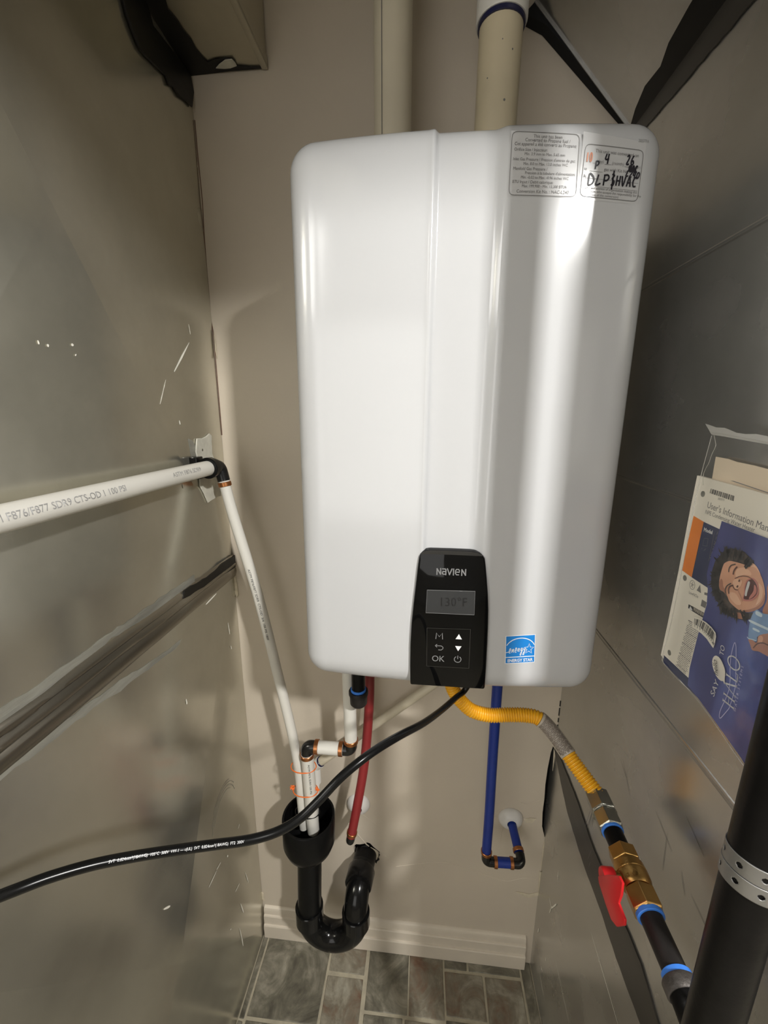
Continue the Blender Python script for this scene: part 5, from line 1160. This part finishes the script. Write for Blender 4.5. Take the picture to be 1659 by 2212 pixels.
def stroke(name, pts, wd, m, closed=False):
    lay[0] += .00005; d = lay[0]
    sm = spline([(p[1], p[2], 0) for p in pts], 5) if not closed else [(p[1], p[2]) for p in pts]
    return obj(name, ribbon([(p[0], p[1]) for p in sm], wd, rmap(d), closed), M[m], br, smooth=False)
art('printed_shirt', [(0.2868, -0.5038, 1.3978), (0.2868, -0.5166, 1.4065), (0.2868, -0.5252, 1.3745), (0.2868, -0.5109, 1.3670), (0.2868, -0.5046, 1.3707), (0.2868, -0.5065, 1.3831)], 'skin_d')
art('printed_hair', [(0.2868, -0.4423, 1.4158), (0.2868, -0.4453, 1.4139), (0.2868, -0.4513, 1.4162), (0.2868, -0.4607, 1.4172), (0.2868, -0.4681, 1.4182), (0.2868, -0.4731, 1.4164), (0.2868, -0.4812, 1.4134), (0.2868, -0.4832, 1.4113), (0.2868, -0.4858, 1.4094), (0.2868, -0.4771, 1.4043), (0.2868, -0.4697, 1.4039), (0.2868, -0.4557, 1.3973), (0.2868, -0.4513, 1.3829), (0.2868, -0.4506, 1.3762), (0.2868, -0.4548, 1.3703), (0.2868, -0.4611, 1.3655), (0.2868, -0.4708, 1.3600), (0.2868, -0.4789, 1.3590), (0.2868, -0.4857, 1.3593), (0.2868, -0.4946, 1.3639), (0.2868, -0.4945, 1.3590), (0.2868, -0.4877, 1.3518), (0.2868, -0.4786, 1.3488), (0.2868, -0.4682, 1.3459), (0.2868, -0.4599, 1.3455), (0.2868, -0.4532, 1.3447), (0.2868, -0.4503, 1.3486), (0.2868, -0.4519, 1.3527), (0.2868, -0.4448, 1.3526), (0.2868, -0.4388, 1.3578), (0.2868, -0.4330, 1.3654), (0.2868, -0.4296, 1.3774), (0.2868, -0.4300, 1.3862), (0.2868, -0.4319, 1.3961), (0.2868, -0.4371, 1.4032), (0.2868, -0.4360, 1.4073), (0.2868, -0.4401, 1.4081)], 'hair')
art('printed_hair', [(0.2868, -0.4491, 1.4093), (0.2868, -0.4555, 1.4158), (0.2868, -0.4645, 1.4176), (0.2868, -0.4726, 1.4156), (0.2868, -0.4810, 1.4116), (0.2868, -0.4767, 1.4059), (0.2868, -0.4675, 1.4066), (0.2868, -0.4577, 1.4049), (0.2868, -0.4496, 1.4013)], 'hair_b')
art('printed_hair', [(0.2868, -0.4550, 1.3601), (0.2868, -0.4618, 1.3601), (0.2868, -0.4712, 1.3583), (0.2868, -0.4794, 1.3573), (0.2868, -0.4856, 1.3568), (0.2868, -0.4823, 1.3520), (0.2868, -0.4728, 1.3496), (0.2868, -0.4630, 1.3497), (0.2868, -0.4565, 1.3517)], 'hair_b')
art('printed_ear', [(0.2868, -0.4781, 1.4088), (0.2868, -0.4819, 1.4108), (0.2868, -0.4865, 1.4096), (0.2868, -0.4907, 1.4066), (0.2868, -0.4939, 1.4027), (0.2868, -0.4901, 1.4012), (0.2868, -0.4830, 1.4042)], 'skin_l')
art('printed_ear', [(0.2868, -0.4714, 1.3520), (0.2868, -0.4790, 1.3559), (0.2868, -0.4854, 1.3561), (0.2868, -0.4856, 1.3525), (0.2868, -0.4792, 1.3495), (0.2868, -0.4738, 1.3491)], 'skin_d')
art('printed_face', [(0.2868, -0.4457, 1.3973), (0.2868, -0.4512, 1.4019), (0.2868, -0.4580, 1.4038), (0.2868, -0.4693, 1.4055), (0.2868, -0.4788, 1.4061), (0.2868, -0.4848, 1.4078), (0.2868, -0.4912, 1.4051), (0.2868, -0.4970, 1.4000), (0.2868, -0.5017, 1.3923), (0.2868, -0.5045, 1.3833), (0.2868, -0.5038, 1.3761), (0.2868, -0.4983, 1.3687), (0.2868, -0.4888, 1.3615), (0.2868, -0.4791, 1.3584), (0.2868, -0.4711, 1.3588), (0.2868, -0.4633, 1.3608), (0.2868, -0.4587, 1.3651), (0.2868, -0.4531, 1.3670), (0.2868, -0.4469, 1.3675), (0.2868, -0.4440, 1.3734), (0.2868, -0.4432, 1.3809), (0.2868, -0.4436, 1.3876), (0.2868, -0.4443, 1.3930)], 'skin')
art('printed_shade', [(0.2868, -0.5035, 1.3874), (0.2868, -0.5048, 1.3823), (0.2868, -0.5038, 1.3761), (0.2868, -0.4983, 1.3687), (0.2868, -0.4888, 1.3614), (0.2868, -0.4805, 1.3588), (0.2868, -0.4900, 1.3651), (0.2868, -0.4985, 1.3729), (0.2868, -0.5021, 1.3799), (0.2868, -0.5028, 1.3848)], 'skin_d')
art('printed_shade', [(0.2868, -0.4440, 1.3734), (0.2868, -0.4469, 1.3675), (0.2868, -0.4531, 1.3670), (0.2868, -0.4578, 1.3653), (0.2868, -0.4548, 1.3703), (0.2868, -0.4508, 1.3724), (0.2868, -0.4484, 1.3779), (0.2868, -0.4454, 1.3792)], 'skin_d')
art('printed_cheek', [(0.2868, -0.4650, 1.3984), (0.2868, -0.4731, 1.4027), (0.2868, -0.4814, 1.4018), (0.2868, -0.4831, 1.3984), (0.2868, -0.4750, 1.3957), (0.2868, -0.4666, 1.3898), (0.2868, -0.4635, 1.3923)], 'skin_l')
art('printed_cheek', [(0.2868, -0.4617, 1.3709), (0.2868, -0.4689, 1.3728), (0.2868, -0.4752, 1.3696), (0.2868, -0.4793, 1.3660), (0.2868, -0.4741, 1.3622), (0.2868, -0.4666, 1.3636), (0.2868, -0.4621, 1.3666)], 'skin_l')
art('printed_chin', [(0.2868, -0.4940, 1.3947), (0.2868, -0.4985, 1.3932), (0.2868, -0.5013, 1.3876), (0.2868, -0.5009, 1.3793), (0.2868, -0.4964, 1.3731), (0.2868, -0.4975, 1.3818), (0.2868, -0.4963, 1.3888)], 'skin_l')
art('printed_nose', [(0.2868, -0.4626, 1.3839), (0.2868, -0.4670, 1.3882), (0.2868, -0.4729, 1.3894), (0.2868, -0.4745, 1.3864), (0.2868, -0.4724, 1.3800), (0.2868, -0.4685, 1.3770), (0.2868, -0.4647, 1.3791)], 'skin_l')
art('printed_lips', [(0.2868, -0.4797, 1.3922), (0.2868, -0.4857, 1.3968), (0.2868, -0.4917, 1.3955), (0.2868, -0.4954, 1.3907), (0.2868, -0.4966, 1.3837), (0.2868, -0.4926, 1.3766), (0.2868, -0.4859, 1.3719), (0.2868, -0.4800, 1.3706), (0.2868, -0.4797, 1.3771), (0.2868, -0.4784, 1.3845)], 'lips')
art('printed_mouth', [(0.2868, -0.4810, 1.3913), (0.2868, -0.4854, 1.3952), (0.2868, -0.4903, 1.3940), (0.2868, -0.4939, 1.3900), (0.2868, -0.4948, 1.3840), (0.2868, -0.4912, 1.3777), (0.2868, -0.4855, 1.3735), (0.2868, -0.4809, 1.3726), (0.2868, -0.4809, 1.3783), (0.2868, -0.4799, 1.3845)], 'mouth')
art('printed_tongue', [(0.2868, -0.4897, 1.3911), (0.2868, -0.4926, 1.3901), (0.2868, -0.4942, 1.3849), (0.2868, -0.4913, 1.3789), (0.2868, -0.4873, 1.3750), (0.2868, -0.4878, 1.3785), (0.2868, -0.4903, 1.3850)], 'lips')
art('printed_teeth', [(0.2868, -0.4817, 1.3914), (0.2868, -0.4842, 1.3916), (0.2868, -0.4844, 1.3877), (0.2868, -0.4840, 1.3839), (0.2868, -0.4837, 1.3802), (0.2868, -0.4837, 1.3767), (0.2868, -0.4817, 1.3761), (0.2868, -0.4810, 1.3796), (0.2868, -0.4810, 1.3850)], 'white_txt')
for nm, pts, wd, m in [('printed_eye', [(0.2868, -0.4643, 1.4005), (0.2868, -0.4619, 1.3967), (0.2868, -0.4611, 1.3932), (0.2868, -0.4613, 1.3905)], .0016, 'crease'), ('printed_brow', [(0.2868, -0.4616, 1.4023), (0.2868, -0.4561, 1.3987), (0.2868, -0.4542, 1.3943), (0.2868, -0.4547, 1.3907)], .0012, 'hair_b'),
                       ('printed_eye', [(0.2868, -0.4645, 1.3800), (0.2868, -0.4602, 1.3765), (0.2868, -0.4594, 1.3724), (0.2868, -0.4611, 1.3687)], .0014, 'crease'), ('printed_brow', [(0.2868, -0.4611, 1.3807), (0.2868, -0.4563, 1.3755), (0.2868, -0.4553, 1.3699), (0.2868, -0.4581, 1.3657)], .0012, 'hair_b'),
                       ('printed_crease', [(0.2868, -0.4648, 1.3876), (0.2868, -0.4719, 1.3931), (0.2868, -0.4809, 1.3960), (0.2868, -0.4883, 1.3952)], .0007, 'crease'), ('printed_crease', [(0.2868, -0.4639, 1.3794), (0.2868, -0.4674, 1.3769), (0.2868, -0.4715, 1.3777)], .0010, 'crease'),
                       ('printed_crease', [(0.2868, -0.4715, 1.3777), (0.2868, -0.4764, 1.3738), (0.2868, -0.4807, 1.3691)], .0006, 'skin_d'), ('printed_nostril', [(0.2868, -0.4716, 1.3892), (0.2868, -0.4712, 1.3878), (0.2868, -0.4710, 1.3865)], .0016, 'crease'), ('printed_nostril', [(0.2868, -0.4710, 1.3824), (0.2868, -0.4704, 1.3810), (0.2868, -0.4699, 1.3799)], .0016, 'crease')]:
    stroke(nm, pts, wd, m)
rr = random.Random(12); gs = []
hc = [(-0.4624, 1.3875)][0]
for q_ in [(-0.4432, 1.4142), (-0.4385, 1.4075), (-0.4332, 1.3979), (-0.4305, 1.3877), (-0.4305, 1.3777), (-0.4330, 1.3687), (-0.4392, 1.3594), (-0.4452, 1.3542), (-0.4519, 1.3494), (-0.4550, 1.3444), (-0.4617, 1.3451), (-0.4699, 1.3455), (-0.4787, 1.3483), (-0.4876, 1.3523), (-0.4470, 1.4142), (-0.4546, 1.4161), (-0.4623, 1.4169), (-0.4701, 1.4165), (-0.4765, 1.4147), (-0.4823, 1.4121)]:
    for k in range(5):
        a = Vector(q_) + Vector((rr.uniform(-.004, .004), rr.uniform(-.004, .004))); dv = (a - Vector(hc)).normalized(); pv = Vector((-dv.y, dv.x)) * rr.uniform(-.6, .6)
        gs.append(ribbon([a - dv * .008, a - dv * .003 + pv * .002, a + (dv + pv * 1.6).normalized() * rr.uniform(-.001, .0022)], [.0020, .0016, .0004], rmap(lay[0] + .0001)))
lay[0] += .0001
obj('printed_hair_strands', merge(*gs), M['hair'], br, smooth=False)
art('printed_glass', [(0.2868, -0.4989, 1.3690), (0.2868, -0.5075, 1.3696), (0.2868, -0.5257, 1.3726), (0.2868, -0.5341, 1.3417), (0.2868, -0.5174, 1.3475), (0.2868, -0.5074, 1.3452), (0.2868, -0.5074, 1.3401), (0.2868, -0.4979, 1.3372), (0.2868, -0.4952, 1.3564)], 'glass_print')
art('printed_glass', [(0.2868, -0.4951, 1.3563), (0.2868, -0.5131, 1.3587), (0.2868, -0.5287, 1.3614), (0.2868, -0.5294, 1.3590), (0.2868, -0.5137, 1.3564), (0.2868, -0.4957, 1.3541)], 'glass_lt')
art('printed_glass', [(0.2868, -0.5006, 1.3509), (0.2868, -0.5076, 1.3518), (0.2868, -0.5078, 1.3499), (0.2868, -0.5008, 1.3489)], 'glass_lt')
art('printed_glass', [(0.2868, -0.4998, 1.3683), (0.2868, -0.5065, 1.3685), (0.2868, -0.5067, 1.3654), (0.2868, -0.5000, 1.3648)], 'glass_lt')
art('printed_hand', [(0.2868, -0.4982, 1.3366), (0.2868, -0.5031, 1.3388), (0.2868, -0.5080, 1.3389), (0.2868, -0.5083, 1.3460), (0.2868, -0.5116, 1.3498), (0.2868, -0.5159, 1.3530), (0.2868, -0.5419, 1.3706), (0.2868, -0.5505, 1.3385), (0.2868, -0.5211, 1.3334), (0.2868, -0.5128, 1.3323), (0.2868, -0.5053, 1.3292), (0.2868, -0.5015, 1.3331)], 'skin_d')
art('printed_hand', [(0.2868, -0.5085, 1.3450), (0.2868, -0.5115, 1.3486), (0.2868, -0.5141, 1.3467), (0.2868, -0.5131, 1.3409), (0.2868, -0.5103, 1.3400)], 'skin')
stroke('printed_finger_line', [(0.2868, -0.5059, 1.3319), (0.2868, -0.5094, 1.3386), (0.2868, -0.5151, 1.3428), (0.2868, -0.5207, 1.3439)], .0012, 'crease')
stroke('printed_glass_rim', [(0.2868, -0.4963, 1.3383), (0.2868, -0.4988, 1.3378), (0.2868, -0.5029, 1.3394), (0.2868, -0.5075, 1.3406)], .0008, 'glass_lt')
hb2 = [(-0.4688, 1.2487), (-0.4728, 1.2696), (-0.4672, 1.3004), (-0.4663, 1.3115), (-0.4969, 1.2544), (-0.4921, 1.3072)]
rtext('headline_text', 'SAY', Vector(hb2[0]) + Vector((-.0012, 0)), hb2[1], .0088, 'white_txt', br, .0154)
rtext('headline_text', 'TO', Vector(hb2[2]) + Vector((-.004, 0)), Vector(hb2[3]) + Vector((-.004, 0)), .0088, 'white_txt', br, .0154)
art('speech_bubble', [(0.2863, -0.4617, 1.2954), (0.2863, -0.4664, 1.2969), (0.2863, -0.4713, 1.2953), (0.2863, -0.4762, 1.2916), (0.2863, -0.4794, 1.2869), (0.2863, -0.4806, 1.2800), (0.2863, -0.4819, 1.2740), (0.2863, -0.4794, 1.2758), (0.2863, -0.4765, 1.2743), (0.2863, -0.4722, 1.2740), (0.2863, -0.4671, 1.2758), (0.2863, -0.4626, 1.2798), (0.2863, -0.4594, 1.2848), (0.2863, -0.4590, 1.2907)], 'paper')
hl = [(-0.4748, 1.2776), (-0.4685, 1.2934)]
rtext('bubble_text', 'hello', Vector(hl[0]) + Vector((.001, 0)), Vector(hl[1]) + Vector((.001, 0)), .0100, 'ink_dark', br, .0186, sh=.35)
lg = [(-0.4988, 1.2559), (-0.4936, 1.3098)]
def halo():
    p0 = Vector(lg[0]); p1 = Vector(lg[1]); ex = p1 - p0; L = ex.length; ex.normalize(); ey = Vector((ex.y, -ex.x)); h = .0155; gs = []
    def L_(x, strk):
        for q_, w_ in strk: gs.append(ribbon([p0 + ex * (x + a) * L + ey * h * b for a, b in q_], w_, rmap(.0158)))
    ser = lambda x, b: ([(x - .03, b), (x + .03, b)], .0006)
    L_(.00, [([(.03, 0), (.03, 1)], .0016), ([(.17, 0), (.17, 1)], .0016), ([(.03, .5), (.17, .5)], .0006), ser(.03, 0), ser(.03, 1), ser(.17, 0), ser(.17, 1)])
    L_(.27, [([(.0, 0), (.11, 1)], .0007), ([(.11, 1), (.21, 0)], .0018), ser(0, 0), ser(.21, 0)])
    L_(.54, [([(.03, 0), (.03, 1)], .0016), ([(.03, 0), (.17, .02), (.18, .25)], .0008), ser(.03, 1)])
    L_(.76, [([(.12 + .12 * math.cos(a), .5 + .53 * math.sin(a)) for a in [2 * PI * k / 28 for k in range(29)]], .0014)])
    return merge(*gs)
obj('logo_text', halo(), M['white_txt'], br, smooth=False)
stroke('logo_swoosh', [(0.2861, -0.4942, 1.2540), (0.2861, -0.4904, 1.2447), (0.2861, -0.4864, 1.2357), (0.2861, -0.4842, 1.2361), (0.2861, -0.4841, 1.2440), (0.2861, -0.4873, 1.2598), (0.2861, -0.4890, 1.2731), (0.2861, -0.4876, 1.2840), (0.2861, -0.4848, 1.2940), (0.2861, -0.4826, 1.3059), (0.2861, -0.4823, 1.3165), (0.2861, -0.4832, 1.3241), (0.2861, -0.4857, 1.3219), (0.2861, -0.4877, 1.3150), (0.2861, -0.4895, 1.3087), (0.2861, -0.4927, 1.2960), (0.2861, -0.4956, 1.2848), (0.2861, -0.4956, 1.2679), (0.2861, -0.4942, 1.2540)], .0007, 'pale_violet')
ws = [(-0.5024, 1.2558), (-0.4993, 1.3067)]
rtext('logo_small_text', 'WATER SYSTEMS', ws[0], ws[1], .0042, 'pale_violet', br, .0160, sp=1.6)
